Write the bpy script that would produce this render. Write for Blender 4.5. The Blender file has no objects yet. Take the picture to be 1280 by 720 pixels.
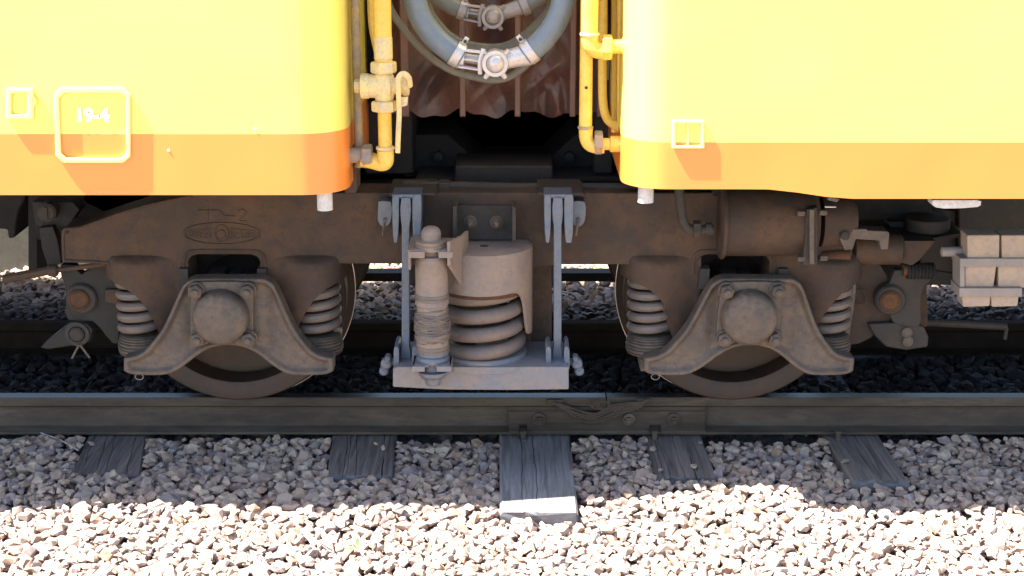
import bpy, bmesh, math, random
from mathutils import Vector, Matrix
R = math.radians; PI = math.pi
random.seed(7)
scn = bpy.context.scene
col = scn.collection

# ------------------------------------------------------------------ camera
CAM = (0.0, -6.36, 2.25); PITCH = R(15.65); F = 2000.0
cd = bpy.data.cameras.new('camera'); cam = bpy.data.objects.new('camera', cd); col.objects.link(cam)
cam.location = CAM; cam.rotation_euler = (PI/2-PITCH, 0, 0)
cd.sensor_width = 36; cd.lens = 36*F/1280; cd.clip_start = 0.05; cd.clip_end = 3000
scn.camera = cam
# ------------------------------------------------------------------ light: sky + sun, exposure
SUN = Vector((0.57, 0.10, -1.0)).normalized()          # direction the light travels
sd = bpy.data.lights.new('sun', 'SUN'); so = bpy.data.objects.new('sun', sd); col.objects.link(so)
sd.energy = 5.0; sd.angle = R(0.5); sd.color = (1, .965, .92)
so.rotation_euler = SUN.to_track_quat('-Z', 'Y').to_euler()
w = bpy.data.worlds.new('World'); scn.world = w; w.use_nodes = True
nt = w.node_tree; bg = nt.nodes['Background']; sky = nt.nodes.new('ShaderNodeTexSky')
sky.sky_type = 'NISHITA'; sky.sun_disc = False
sky.sun_elevation = math.asin(-SUN.z); sky.sun_rotation = math.atan2(-SUN.x, -SUN.y)
nt.links.new(sky.outputs[0], bg.inputs[0]); bg.inputs[1].default_value = 0.075
vs = scn.view_settings; vs.view_transform = 'Standard'; vs.look = 'None'; vs.gamma = 1; vs.use_curve_mapping = False
vs.exposure = 2.6

def P(px, py, Y):                                       # point seen at a photo pixel, on the vertical plane at depth Y
    dx = (px-640)/F; dv = -(py-360)/F
    c, s = math.cos(PITCH), math.sin(PITCH)
    d = Vector((dx, c+dv*s, -s+dv*c)); t = (Y-CAM[1])/d.y
    return CAM[0]+t*d.x, CAM[2]+t*d.z
def PX(px, Y, py=380): return P(px, py, Y)[0]
def PZ(py, Y): return P(640, py, Y)[1]
def P3(px, py, Y): a, b = P(px, py, Y); return Vector((a, Y, b))
def G(px, py, z):                                       # point on a level plane z
    dx = (px-640)/F; dv = -(py-360)/F
    c, s = math.cos(PITCH), math.sin(PITCH)
    d = Vector((dx, c+dv*s, -s+dv*c)); t = (z-CAM[2])/d.z
    return Vector(CAM)+d*t

# ------------------------------------------------------------------ materials
def srgb(*c): return tuple(((v/255)/12.92 if v/255 <= .04045 else ((v/255+.055)/1.055)**2.4) for v in c)
def newmat(name):
    m = bpy.data.materials.new(name); m.use_nodes = True
    return m, m.node_tree, m.node_tree.nodes['Principled BSDF']
def grime(name, c1, c2, c3=None, rough=.7, metal=0, scale=14, bump=.25, bscale=160, spec=.4, coat=0, stretch=(1,1,1), amt2=.5, bdist=.004):
    """layered dirt: base c1, patches c2, fine spots c3, bumpy"""
    m, t, b = newmat(name); N = t.nodes.new; L = t.links.new
    tc = N('ShaderNodeTexCoord'); mp = N('ShaderNodeMapping'); mp.inputs['Scale'].default_value = stretch
    L(tc.outputs['Object'], mp.inputs[0])
    n1 = N('ShaderNodeTexNoise'); n1.inputs['Scale'].default_value = scale; n1.inputs['Detail'].default_value = 8; n1.inputs['Roughness'].default_value = .65
    L(mp.outputs[0], n1.inputs[0])
    r1 = N('ShaderNodeValToRGB'); r1.color_ramp.elements[0].position = .5-amt2*.25; r1.color_ramp.elements[1].position = .5+amt2*.3
    r1.color_ramp.elements[0].color = (*c1, 1); r1.color_ramp.elements[1].color = (*c2, 1)
    L(n1.outputs[0], r1.inputs[0]); out = r1.outputs[0]
    n2 = N('ShaderNodeTexNoise'); n2.inputs['Scale'].default_value = bscale; n2.inputs['Detail'].default_value = 5
    L(mp.outputs[0], n2.inputs[0])
    if c3:
        r2 = N('ShaderNodeValToRGB'); r2.color_ramp.elements[0].position = .48; r2.color_ramp.elements[1].position = .72
        n3 = N('ShaderNodeTexNoise'); n3.inputs['Scale'].default_value = scale*4.3; n3.inputs['Detail'].default_value = 10; n3.inputs['Roughness'].default_value = .75
        L(mp.outputs[0], n3.inputs[0]); L(n3.outputs[0], r2.inputs[0])
        mx = N('ShaderNodeMix'); mx.data_type = 'RGBA'; L(r2.outputs[0], mx.inputs[0]); L(out, mx.inputs[6]); mx.inputs[7].default_value = (*c3, 1)
        out = mx.outputs[2]
    L(out, b.inputs['Base Color'])
    rr = N('ShaderNodeMapRange'); rr.inputs[3].default_value = max(.05, rough-.12); rr.inputs[4].default_value = min(1, rough+.12)
    L(n1.outputs[0], rr.inputs[0]); L(rr.outputs[0], b.inputs['Roughness'])
    b.inputs['Metallic'].default_value = metal; b.inputs['Specular IOR Level'].default_value = spec; b.inputs['Coat Weight'].default_value = coat
    bp = N('ShaderNodeBump'); bp.inputs['Strength'].default_value = bump; bp.inputs['Distance'].default_value = bdist
    L(n2.outputs[0], bp.inputs['Height']); L(bp.outputs[0], b.inputs['Normal'])
    return m
M = {}
M['frame']  = grime('rusty_brown_frame', (.040,.026,.018), (.088,.047,.025), (.028,.023,.022), rough=.75, scale=5, bump=.35)
M['rust']   = grime('orange_rust', (.07,.032,.016), (.13,.055,.02), (.04,.025,.018), rough=.85, scale=16, bump=.5)
M['dust']   = grime('dusty_cast_iron', (.085,.066,.052), (.15,.108,.075), (.045,.042,.046), rough=.6, scale=9, bump=.4, bscale=220)
M['tan']    = grime('dusty_tan_paint', (.20,.155,.13), (.255,.185,.135), (.15,.125,.118), rough=.55, scale=10, bump=.15)
M['coil']   = grime('dusty_spring_steel', (.13,.105,.093), (.18,.13,.097), (.11,.097,.097), rough=.5, scale=12, bump=.2)
M['blue']   = grime('blue_grey_paint', (.085,.12,.17), (.13,.13,.14), (.06,.08,.11), rough=.42, scale=9, bump=.15, spec=.6)
M['plank']  = grime('grey_plank_paint', (.17,.17,.19), (.22,.185,.16), (.135,.14,.16), rough=.55, scale=9, bump=.35, amt2=.5)
M['black']  = grime('deep_black', (.012,.011,.011), (.028,.023,.020), (.016,.015,.016), rough=.85, scale=8, bump=.3)
M['dark']   = grime('dark_greasy_steel', (.017,.015,.014), (.030,.025,.021), (.014,.013,.013), rough=.7, scale=12, bump=.3)
M['darkgrey'] = grime('dull_grey_brown_steel', (.032,.028,.025), (.055,.042,.031), (.026,.024,.024), rough=.75, scale=10, bump=.3)
M['wheel']  = grime('wheel_steel', (.042,.027,.019), (.068,.040,.025), (.034,.025,.021), rough=.55, scale=6, bump=.15)
M['wheelrim'] = grime('polished_wheel_edge', (.40,.38,.35), (.5,.47,.43), rough=.35, metal=.9, scale=12, bump=.05)
M['railside'] = grime('rail_rust_dust', (.052,.038,.027), (.115,.086,.06), (.042,.033,.026), rough=.85, scale=7, bump=.45, stretch=(.25,1,1))
M['railtop'] = grime('rail_running_surface', (.016,.018,.024), (.03,.032,.038), rough=.3, metal=0, spec=.22, scale=6, bump=.03, stretch=(.1,3,1))
M['farrail'] = grime('shade_brown_rail', (.022,.015,.011), (.034,.022,.015), rough=.95, spec=.05, scale=7, bump=.3)  # far rail brown darkened to stand for the shade under the train
M['palepaint'] = grime('pale_yellow_trim', (.86,.74,.27), (.82,.70,.25), rough=.45, scale=20, bump=.05)
M['leaf'] = grime('weed_green', (.08,.14,.03), (.12,.18,.05), rough=.6, scale=30, bump=.1)
M['pipe']   = grime('yellow_pipe_paint', (.72,.44,.05), (.80,.55,.12), (.60,.38,.10), rough=.4, scale=16, bump=.12, spec=.5, amt2=.7)
M['pipedirty'] = grime('yellow_pipe_grimy', (.75,.55,.2), (.60,.45,.25), (.40,.33,.26), rough=.5, scale=22, bump=.2)
M['pipegrey'] = grime('grimy_pipe_union', (.24,.20,.18), (.42,.30,.12), (.20,.17,.16), rough=.55, scale=20, bump=.25)
M['hose']   = grime('blue_grey_rubber', (.12,.15,.185), (.15,.185,.22), (.19,.19,.165), rough=.42, scale=7, bump=.08, spec=.5)
M['hoseolive'] = grime('olive_rubber', (.12,.115,.095), (.16,.15,.12), rough=.55, scale=8, bump=.1)
M['alloy']  = grime('silver_alloy', (.50,.46,.45), (.62,.55,.50), (.38,.33,.32), rough=.38, metal=.45, scale=30, bump=.25)
M['alloydull'] = grime('dull_alloy', (.24,.21,.20), (.33,.26,.20), (.18,.16,.16), rough=.45, metal=.3, scale=26, bump=.25)
M['canvas'] = grime('maroon_bellows_cloth', (.10,.042,.034), (.07,.045,.04), (.14,.062,.05), rough=.42, scale=7, bump=.4, bscale=60, spec=.5)
M['canvasrib'] = grime('maroon_rib', (.19,.10,.085), (.14,.085,.075), rough=.55, scale=14, bump=.2)
M['white']  = grime('chalky_white_paint', (.62,.60,.57), (.5,.46,.42), (.36,.32,.28), rough=.6, scale=25, bump=.3)
M['concrete'] = grime('stained_concrete', (.115,.105,.085), (.15,.135,.11), (.08,.07,.06), rough=.9, scale=3, bump=.4)
M['dirt']   = grime('dry_earth', (.20,.155,.11), (.28,.22,.16), (.15,.12,.09), rough=.95, scale=2, bump=.6, bscale=30, bdist=.02)
M['bed']    = grime('ballast_fines', (.09,.075,.068), (.13,.108,.095), (.055,.048,.045), rough=.95, scale=30, bump=.8, bscale=90, bdist=.02)
M['block']  = grime('dusty_wooden_block', (.36,.27,.21), (.43,.32,.22), (.28,.22,.19), rough=.7, scale=10, bump=.4)
M['strap']  = grime('dusty_steel_strap', (.24,.205,.19), (.30,.25,.21), rough=.6, scale=14, bump=.2)
M['text']   = grime('white_stencil_paint', (.9,.9,.9), (.85,.85,.85), rough=.5, scale=30, bump=.05)
def wood(name, c1, c2):
    m, t, b = newmat(name); N = t.nodes.new; L = t.links.new
    tc = N('ShaderNodeTexCoord'); mp = N('ShaderNodeMapping'); mp.inputs['Scale'].default_value = (42, 2.2, 8); L(tc.outputs['Object'], mp.inputs[0])
    n = N('ShaderNodeTexNoise'); n.inputs['Scale'].default_value = 1; n.inputs['Detail'].default_value = 9; n.inputs['Roughness'].default_value = .65; n.inputs['Distortion'].default_value = .8
    L(mp.outputs[0], n.inputs[0])
    r = N('ShaderNodeValToRGB'); r.color_ramp.elements[0].position = .36; r.color_ramp.elements[1].position = .62
    r.color_ramp.elements[0].color = (*c1, 1); r.color_ramp.elements[1].color = (*c2, 1); L(n.outputs[0], r.inputs[0])
    L(r.outputs[0], b.inputs['Base Color']); b.inputs['Roughness'].default_value = .8
    bp = N('ShaderNodeBump'); bp.inputs['Strength'].default_value = .8; bp.inputs['Distance'].default_value = .006
    L(n.outputs[0], bp.inputs['Height']); L(bp.outputs[0], b.inputs['Normal']); return m
M['wood'] = wood('weathered_sleeper_wood', (.085,.07,.062), (.22,.185,.16))
M['woodlight'] = wood('pale_sleeper_wood', (.12,.108,.104), (.27,.25,.245))
M['endgrain'] = grime('sleeper_end_grain', (.10,.095,.10), (.17,.165,.17), (.07,.065,.07), rough=.85, scale=14, bump=.6, stretch=(1,1,5))
def car_paint(name, c, c2):
    m, t, b = newmat(name); N = t.nodes.new; L = t.links.new
    tc = N('ShaderNodeTexCoord'); n = N('ShaderNodeTexNoise'); n.inputs['Scale'].default_value = 2.2; n.inputs['Detail'].default_value = 4
    L(tc.outputs['Object'], n.inputs[0])
    mx = N('ShaderNodeMix'); mx.data_type = 'RGBA'; mx.inputs[6].default_value = (*c, 1); mx.inputs[7].default_value = (*c2, 1); L(n.outputs[0], mx.inputs[0])
    L(mx.outputs[2], b.inputs['Base Color']); b.inputs['Roughness'].default_value = .33; b.inputs['Coat Weight'].default_value = .6; b.inputs['Coat Roughness'].default_value = .2
    n2 = N('ShaderNodeTexNoise'); n2.inputs['Scale'].default_value = 1.6; n2.inputs['Detail'].default_value = 2; L(tc.outputs['Object'], n2.inputs[0])
    bp = N('ShaderNodeBump'); bp.inputs['Strength'].default_value = .5; bp.inputs['Distance'].default_value = .02
    L(n2.outputs[0], bp.inputs['Height']); L(bp.outputs[0], b.inputs['Normal']); return m
M['yellow'] = car_paint('yellow_car_paint', (.90,.74,.135), (.88,.72,.16))
M['orange'] = car_paint('orange_car_paint', (.88,.27,.042), (.86,.26,.046))
def stone_mat(name, single):
    m, t, b = newmat(name); N = t.nodes.new; L = t.links.new
    if single: a = N('ShaderNodeObjectInfo'); fac = a.outputs['Random']
    else: a = N('ShaderNodeAttribute'); a.attribute_name = 'tone'; fac = a.outputs['Fac']
    r = N('ShaderNodeValToRGB'); cr = r.color_ramp
    cols = [(0, (0.256, 0.182, 0.144)), (0.18, (0.385, 0.277, 0.206)), (0.34, (0.233, 0.182, 0.175)), (0.5, (0.431, 0.331, 0.253)), (0.64, (0.315, 0.202, 0.134)), (0.78, (0.35, 0.277, 0.238)), (0.9, (0.443, 0.331, 0.233)), (1, (0.21, 0.182, 0.18))]
    cr.elements[0].position = 0; cr.elements[0].color = (*cols[0][1], 1); cr.elements[1].position = 1; cr.elements[1].color = (*cols[-1][1], 1)
    for p, c in cols[1:-1]: e = cr.elements.new(p); e.color = (*c, 1)
    L(fac, r.inputs[0])
    # train's shade painted into the stones by depth, together with grease and brake dust
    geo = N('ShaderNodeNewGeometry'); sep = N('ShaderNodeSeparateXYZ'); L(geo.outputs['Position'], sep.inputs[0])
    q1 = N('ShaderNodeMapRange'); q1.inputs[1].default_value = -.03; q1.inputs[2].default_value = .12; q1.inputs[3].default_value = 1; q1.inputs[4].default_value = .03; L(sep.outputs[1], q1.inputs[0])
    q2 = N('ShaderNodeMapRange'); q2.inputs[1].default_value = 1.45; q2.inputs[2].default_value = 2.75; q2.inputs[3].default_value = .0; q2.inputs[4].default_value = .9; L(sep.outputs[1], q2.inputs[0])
    shade_oil = N('ShaderNodeMath'); shade_oil.operation = 'ADD'; L(q1.outputs[0], shade_oil.inputs[0]); L(q2.outputs[0], shade_oil.inputs[1])
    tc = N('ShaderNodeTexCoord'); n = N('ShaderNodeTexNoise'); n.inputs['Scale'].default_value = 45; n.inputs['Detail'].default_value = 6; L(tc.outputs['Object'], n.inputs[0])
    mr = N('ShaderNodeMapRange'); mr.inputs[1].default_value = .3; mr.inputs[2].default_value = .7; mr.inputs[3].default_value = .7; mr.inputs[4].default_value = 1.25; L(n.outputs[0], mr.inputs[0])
    mx = N('ShaderNodeVectorMath'); mx.operation = 'SCALE'; L(r.outputs[0], mx.inputs[0]); om = N('ShaderNodeMath'); om.operation = 'MULTIPLY'; L(mr.outputs[0], om.inputs[0]); L(shade_oil.outputs[0], om.inputs[1]); L(om.outputs[0], mx.inputs['Scale'])
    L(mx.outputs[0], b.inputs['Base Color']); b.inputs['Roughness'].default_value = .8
    n2 = N('ShaderNodeTexNoise'); n2.inputs['Scale'].default_value = 140; n2.inputs['Detail'].default_value = 4; L(tc.outputs['Object'], n2.inputs[0])
    bp = N('ShaderNodeBump'); bp.inputs['Strength'].default_value = .5; bp.inputs['Distance'].default_value = .004
    L(n2.outputs[0], bp.inputs['Height']); L(bp.outputs[0], b.inputs['Normal']); return m
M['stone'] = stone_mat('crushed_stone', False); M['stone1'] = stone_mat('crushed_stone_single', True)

# ------------------------------------------------------------------ object helpers
def tag(o, label=None, cat=None, group=None, kind=None):
    for k, v in (('label', label), ('category', cat), ('group', group), ('kind', kind)):
        if v: o[k] = v
    return o
def empty(name, loc, label, cat, group=None):
    o = bpy.data.objects.new(name, None); col.objects.link(o); o.location = loc; o.empty_display_size = .1
    return tag(o, label, cat, group)
def adopt(o, parent):
    if parent:
        o.parent = parent
        if parent.type == 'EMPTY': o.matrix_parent_inverse = Matrix.Translation(-Vector(parent.location))
class MB:
    def __init__(s): s.v = []; s.f = []; s.mi = []
    def add(s, vs, fs, mi=0):
        b = len(s.v); s.v += [tuple(v) for v in vs]
        s.f += [tuple(b+i for i in f) for f in fs]; s.mi += [mi]*len(fs); return s
    def ext(s, pts, y0, y1, mi=0):                       # outline [(x,z)] pushed from y0 (front) to y1
        n = len(pts)
        A = sum(pts[i][0]*pts[(i+1)%n][1]-pts[(i+1)%n][0]*pts[i][1] for i in range(n))
        if A < 0: pts = pts[::-1]
        vs = [(x, y0, z) for x, z in pts]+[(x, y1, z) for x, z in pts]
        fs = [tuple(range(n)), tuple(range(2*n-1, n-1, -1))]
        fs += [(i, i+n, (i+1) % n+n, (i+1) % n) for i in range(n)]
        return s.add(vs, fs, mi)
    def pext(s, pts, y0, y1, mi=0): return s.ext([P(x, y, y0) for x, y in pts], y0, y1, mi)
    def box(s, x0, x1, y0, y1, z0, z1, mi=0):
        return s.ext([(x0, z0), (x1, z0), (x1, z1), (x0, z1)], y0, y1, mi)
    def pbox(s, px0, py0, px1, py1, Y0, Y1, mi=0):
        return s.pext([(px0, py0), (px1, py0), (px1, py1), (px0, py1)], Y0, Y1, mi)
    def lathe(s, prof, c, ax='Z', n=28, mi=0, a0=0, a1=2*PI):   # prof [(r, h)] h along the axis
        c = Vector(c); full = abs(a1-a0-2*PI) < 1e-6; m = n if full else n+1
        vs = []
        for r, h in prof:
            for k in range(m):
                a = a0+(a1-a0)*k/n; p, q = r*math.cos(a), r*math.sin(a)
                d = {'Z': (p, q, h), 'Y': (p, h, q), 'X': (h, p, q)}[ax]
                vs.append(c+Vector(d))
        fs = []
        for i in range(len(prof)-1):
            for k in range(n if full else n):
                k2 = (k+1) % m
                fs.append((i*m+k, i*m+k2, (i+1)*m+k2, (i+1)*m+k))
        if ax == 'Y': fs = [f[::-1] for f in fs]
        if full:
            if prof[0][0] > 1e-5: fs.append(tuple(range(m-1, -1, -1)) if ax != 'Y' else tuple(range(m)))
            if prof[-1][0] > 1e-5:
                t = tuple((len(prof)-1)*m+k for k in range(m)); fs.append(t if ax != 'Y' else t[::-1])
        return s.add(vs, fs, mi)
    def tube(s, path, r, n=10, mi=0, flat=1.0, cap=True):
        path = [Vector(p) for p in path]; k = len(path); vs = []; nrm = None
        rs = r if isinstance(r, (list, tuple)) else [r]*k
        for i, p in enumerate(path):
            t = (path[min(i+1, k-1)]-path[max(i-1, 0)]).normalized()
            if nrm is None: nrm = t.orthogonal().normalized()
            else: nrm = (nrm-t*nrm.dot(t)).normalized()
            b = t.cross(nrm)
            for j in range(n):
                a = 2*PI*j/n; vs.append(p+nrm*math.cos(a)*rs[i]+b*math.sin(a)*rs[i]*flat)
        fs = [(i*n+j, i*n+(j+1) % n, (i+1)*n+(j+1) % n, (i+1)*n+j) for i in range(k-1) for j in range(n)]
        if cap: fs += [tuple(range(n-1, -1, -1)), tuple((k-1)*n+j for j in range(n))]
        return s.add(vs, fs, mi)
    def hexa(s, c, r, h, ax='Y', mi=0, rot=0):           # hexagonal head, h along the axis towards the viewer for Y
        c = Vector(c)
        return s.lathe([(r*.9, -h*.5), (r, -h*.4), (r, h*.4), (r*.9, h*.5)], c, ax, 6, mi, rot, rot+2*PI)
    def build(s, name, mat, parent=None, bevel=0, seg=2, angle=35, smooth=True, xform=None):
        me = bpy.data.meshes.new(name); me.from_pydata(s.v, [], s.f)
        mats = mat if isinstance(mat, (list, tuple)) else [mat]
        for m in mats: me.materials.append(M[m])
        if len(mats) > 1: me.polygons.foreach_set('material_index', s.mi)
        bm = bmesh.new(); bm.from_mesh(me); bmesh.ops.recalc_face_normals(bm, faces=bm.faces)
        bm.to_mesh(me); bm.free()
        if smooth: me.shade_smooth(); me.set_sharp_from_angle(angle=R(angle))
        o = bpy.data.objects.new(name, me); col.objects.link(o)
        if bevel:
            b = o.modifiers.new('bevel', 'BEVEL'); b.width = bevel; b.segments = seg; b.limit_method = 'ANGLE'; b.angle_limit = R(30); b.harden_normals = True
        adopt(o, parent); return o
def text_mesh(name, body, size, loc, mat, parent, depth=.001, sx=1, shear=0):
    c = bpy.data.curves.new(name, 'FONT'); c.body = body; c.size = size; c.extrude = depth; c.align_x = 'CENTER'; c.align_y = 'CENTER'; c.offset = size*.05
    t = bpy.data.objects.new(name, c); me = bpy.data.meshes.new_from_object(t); bpy.data.objects.remove(t)
    me.transform(Matrix.Translation(loc) @ Matrix.Rotation(PI/2, 4, 'X') @ Matrix.Scale(sx, 4, (1, 0, 0)))
    me.materials.clear(); me.materials.append(M[mat]); o = bpy.data.objects.new(name, me); col.objects.link(o); adopt(o, parent); return o
def smoothpath(pts, n=8):                                # Catmull-Rom
    pts = [Vector(p) for p in pts]; out = []
    for i in range(len(pts)-1):
        p0 = pts[max(i-1, 0)]; p1 = pts[i]; p2 = pts[i+1]; p3 = pts[min(i+2, len(pts)-1)]
        for k in range(n):
            t = k/n
            out.append(.5*((2*p1)+(-p0+p2)*t+(2*p0-5*p1+4*p2-p3)*t*t+(-p0+3*p1-3*p2+p3)*t**3))
    out.append(pts[-1]); return out
def smooth2(pts, n=5): return [(v.x, v.z) for v in smoothpath([(x, 0, y) for x, y in pts], n)]

# ================================================================== GROUND, BALLAST
ZT = -.165                                               # sleeper top
me = MB().add([(-300,-300,-.42),(300,-300,-.42),(300,400,-.42),(-300,400,-.42)], [(0,1,2,3)]).build('ground', 'dirt', smooth=False)
tag(me, 'dry brown earth ground stretching away on both sides of the track', 'ground', kind='structure')
def hump(x, y):                                          # top of the ballast
    h = -.195+.008*math.sin(x*2.1+1)+.008*math.sin(x*5.3+y*4)
    if y < 0:
        h += .028*math.exp(-((x+1.5)/.65)**2)+.035*math.exp(-((x-2.3)/.5)**2)*math.exp(-((y+.15)/.2)**2)
        h -= .045*max(0, min(1, (-y-.75)/.7))
        h -= .04*math.exp(-((x+2.2)/.5)**2)*max(0, min(1, (-y-.45)/.3))
        h += .014*max(0, min(1, (.8+y)/.2))+.014*math.exp(-((y+.12)/.10)**2)
    if .1 < y < 1.9: h += .05
    if y > 1.15: h += .0
    if y > 2.75: h -= .16*min(1, (y-2.75)/1.5)
    if y < -2.2: h -= .2*min(1, (-y-2.2)/1.5)
    return h
nx, ny = 120, 90; X0, X1, Y0, Y1 = -6.5, 6.5, -4, 4.5
vs_ = [(X0+(X1-X0)*i/nx, Y0+(Y1-Y0)*j/ny, hump(X0+(X1-X0)*i/nx, Y0+(Y1-Y0)*j/ny)-.045) for j in range(ny+1) for i in range(nx+1)]
bed = MB().add(vs_, [(j*(nx+1)+i, j*(nx+1)+i+1, (j+1)*(nx+1)+i+1, (j+1)*(nx+1)+i) for j in range(ny) for i in range(nx)]).build('ballast_bed', 'bed')
tag(bed, 'bed of crushed grey and tan stone under and beside the rails', 'ballast', kind='structure')
# base stones
protos = []
rs = random.Random(3)
for k in range(14):
    bm = bmesh.new(); e = (1.08, rs.uniform(.55, .95), rs.uniform(.42, .78))
    for i in range(15):
        d = Vector((rs.gauss(0,1), rs.gauss(0,1), rs.gauss(0,1))).normalized()*rs.uniform(.85, 1.1)
        bm.verts.new((d.x*e[0], d.y*e[1], d.z*e[2]))
    r_ = bmesh.ops.convex_hull(bm, input=bm.verts)
    for v in [v for v in bm.verts if not v.link_faces]: bm.verts.remove(v)
    bmesh.ops.dissolve_limit(bm, angle_limit=R(16), verts=bm.verts, edges=bm.edges)
    bmesh.ops.triangulate(bm, faces=[f for f in bm.faces if len(f.verts) > 5])
    bm.verts.index_update(); protos.append(([v.co.copy() for v in bm.verts], [tuple(v.index for v in f.verts) for f in bm.faces])); bm.free()
SLEEP = []                                               # (x0, x1, yend) footprints filled below
sleeper_px = [((108,183),(88,176),593), ((414,494),(409,491),594), ((624,713),(625,723),640), ((805,878),(820,897),597), ((1032,1101),(1066,1136),600)]
for (a0, a1), (b0, b1), ye in sleeper_px:
    t0, t1 = G(a0, 547, ZT), G(a1, 547, ZT); e0, e1 = G(b0, ye, ZT), G(b1, ye, ZT); SLEEP.append((t0, t1, e0, e1))
def on_sleeper(x, y):
    for t0, t1, e0, e1 in SLEEP:
        if y < e0.y-.01 or y > .1: continue
        k = (y-t0.y)/(e0.y-t0.y); k = max(k, 0)
        if t0.x+(e0.x-t0.x)*k-.008 < x < t1.x+(e1.x-t1.x)*k+.008: return True
    return False
stones = []
def scatter(xa, xb, ya, yb, sp, r0, r1, layer, rnd):
    ni, nj = int((xb-xa)/sp), int((yb-ya)/sp)
    for j in range(nj):
        for i in range(ni):
            x = xa+(i+.5+rnd.uniform(-.48,.48))*sp; y = ya+(j+.5+rnd.uniform(-.48,.48))*sp
            if -.075 < y < .075 or .985 < y < 1.15: continue
            if on_sleeper(x, y): continue
            r = (r0+(r1-r0)*rnd.random()**1.4)*(1.5 if rnd.random() < .07 else 1.08)
            z = hump(x, y)-.012-layer*.02+rnd.uniform(-.008,.010)
            stones.append((x, y, z, r, rnd.randrange(14), rnd.uniform(0, 6.28), rnd.uniform(-.6,.6), rnd.uniform(-.6,.6), rnd.random()))
rb = random.Random(11)
scatter(-2.9, 2.9, -1.75, -.07, .036, .016, .031, 0, rb)
scatter(-2.9, 2.9, -1.75, -.07, .034, .017, .027, 1, rb)
scatter(-4.2, 4.2, .07, 3.6, .05, .022, .040, 0, rb)
for (sx, sy, sr) in ((555,562,.042),(200,632,.045),(540,562,.03),(1035,580,.03),(500,635,.035),(722,590,.034)):
    g = G(sx, sy, -.17); stones.append((g.x, g.y, -.172, sr, 3, .3, .2, .1, .5))
for _ in range(8):                                       # stray stones lying on sleepers
    t0, t1, e0, e1 = rb.choice(SLEEP[:2]+SLEEP[3:]); a, b = rb.random(), rb.random()*.95
    x = (t0.x*(1-a)+t1.x*a)*(1-b)+(e0.x*(1-a)+e1.x*a)*b; y = t0.y*(1-b)+e0.y*b
    stones.append((x, y, ZT+.012, rb.uniform(.012,.02), rb.randrange(14), rb.random()*6, .1, .1, rb.random()))
# the 300 nearest stones in view are single objects, the rest one mass
def inview(s):
    v = Vector((s[0], s[1], s[2]))-Vector(CAM); c, q = math.cos(PITCH), math.sin(PITCH)
    d = v.y*c-v.z*q; px = 640+F*v.x/d; py = 360-F*(v.y*q+v.z*c)/d
    return 5 < px < 1275 and py < 712
top = [s for s in stones if inview(s) and s[1] < -.3]
top.sort(key=lambda s: -s[3]/(s[1]+7.2)-(.002 if s[2] > hump(s[0], s[1])-.016 else 0)); single = set(id(s) for s in top[:300])
pm = []
for vs, fs in protos:
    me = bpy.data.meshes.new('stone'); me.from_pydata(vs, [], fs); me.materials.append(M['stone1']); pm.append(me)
V = []; Fc = []; tone = []
for s in stones:
    x, y, z, r, k, a, b, c, t = s
    rot = Matrix.Rotation(a, 3, 'Z') @ Matrix.Rotation(b, 3, 'X') @ Matrix.Rotation(c, 3, 'Y')
    if id(s) in single:
        o = bpy.data.objects.new('stone', pm[k]); col.objects.link(o); o.parent = bed; o.location = (x, y, z)
        o.rotation_euler = rot.to_euler(); o.scale = (r, r, r); continue
    n0 = len(V); m = rot*r
    V += [(q.x+x, q.y+y, q.z+z) for q in (m @ p for p in protos[k][0])]
    Fc += [tuple(n0+i for i in f) for f in protos[k][1]]; tone += [t]*len(protos[k][1])
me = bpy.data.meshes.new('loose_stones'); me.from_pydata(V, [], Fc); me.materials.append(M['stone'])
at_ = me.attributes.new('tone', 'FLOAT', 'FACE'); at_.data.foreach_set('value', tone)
o = bpy.data.objects.new('loose_stones', me); col.objects.link(o); o.parent = bed; o['kind'] = 'stuff'

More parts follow.
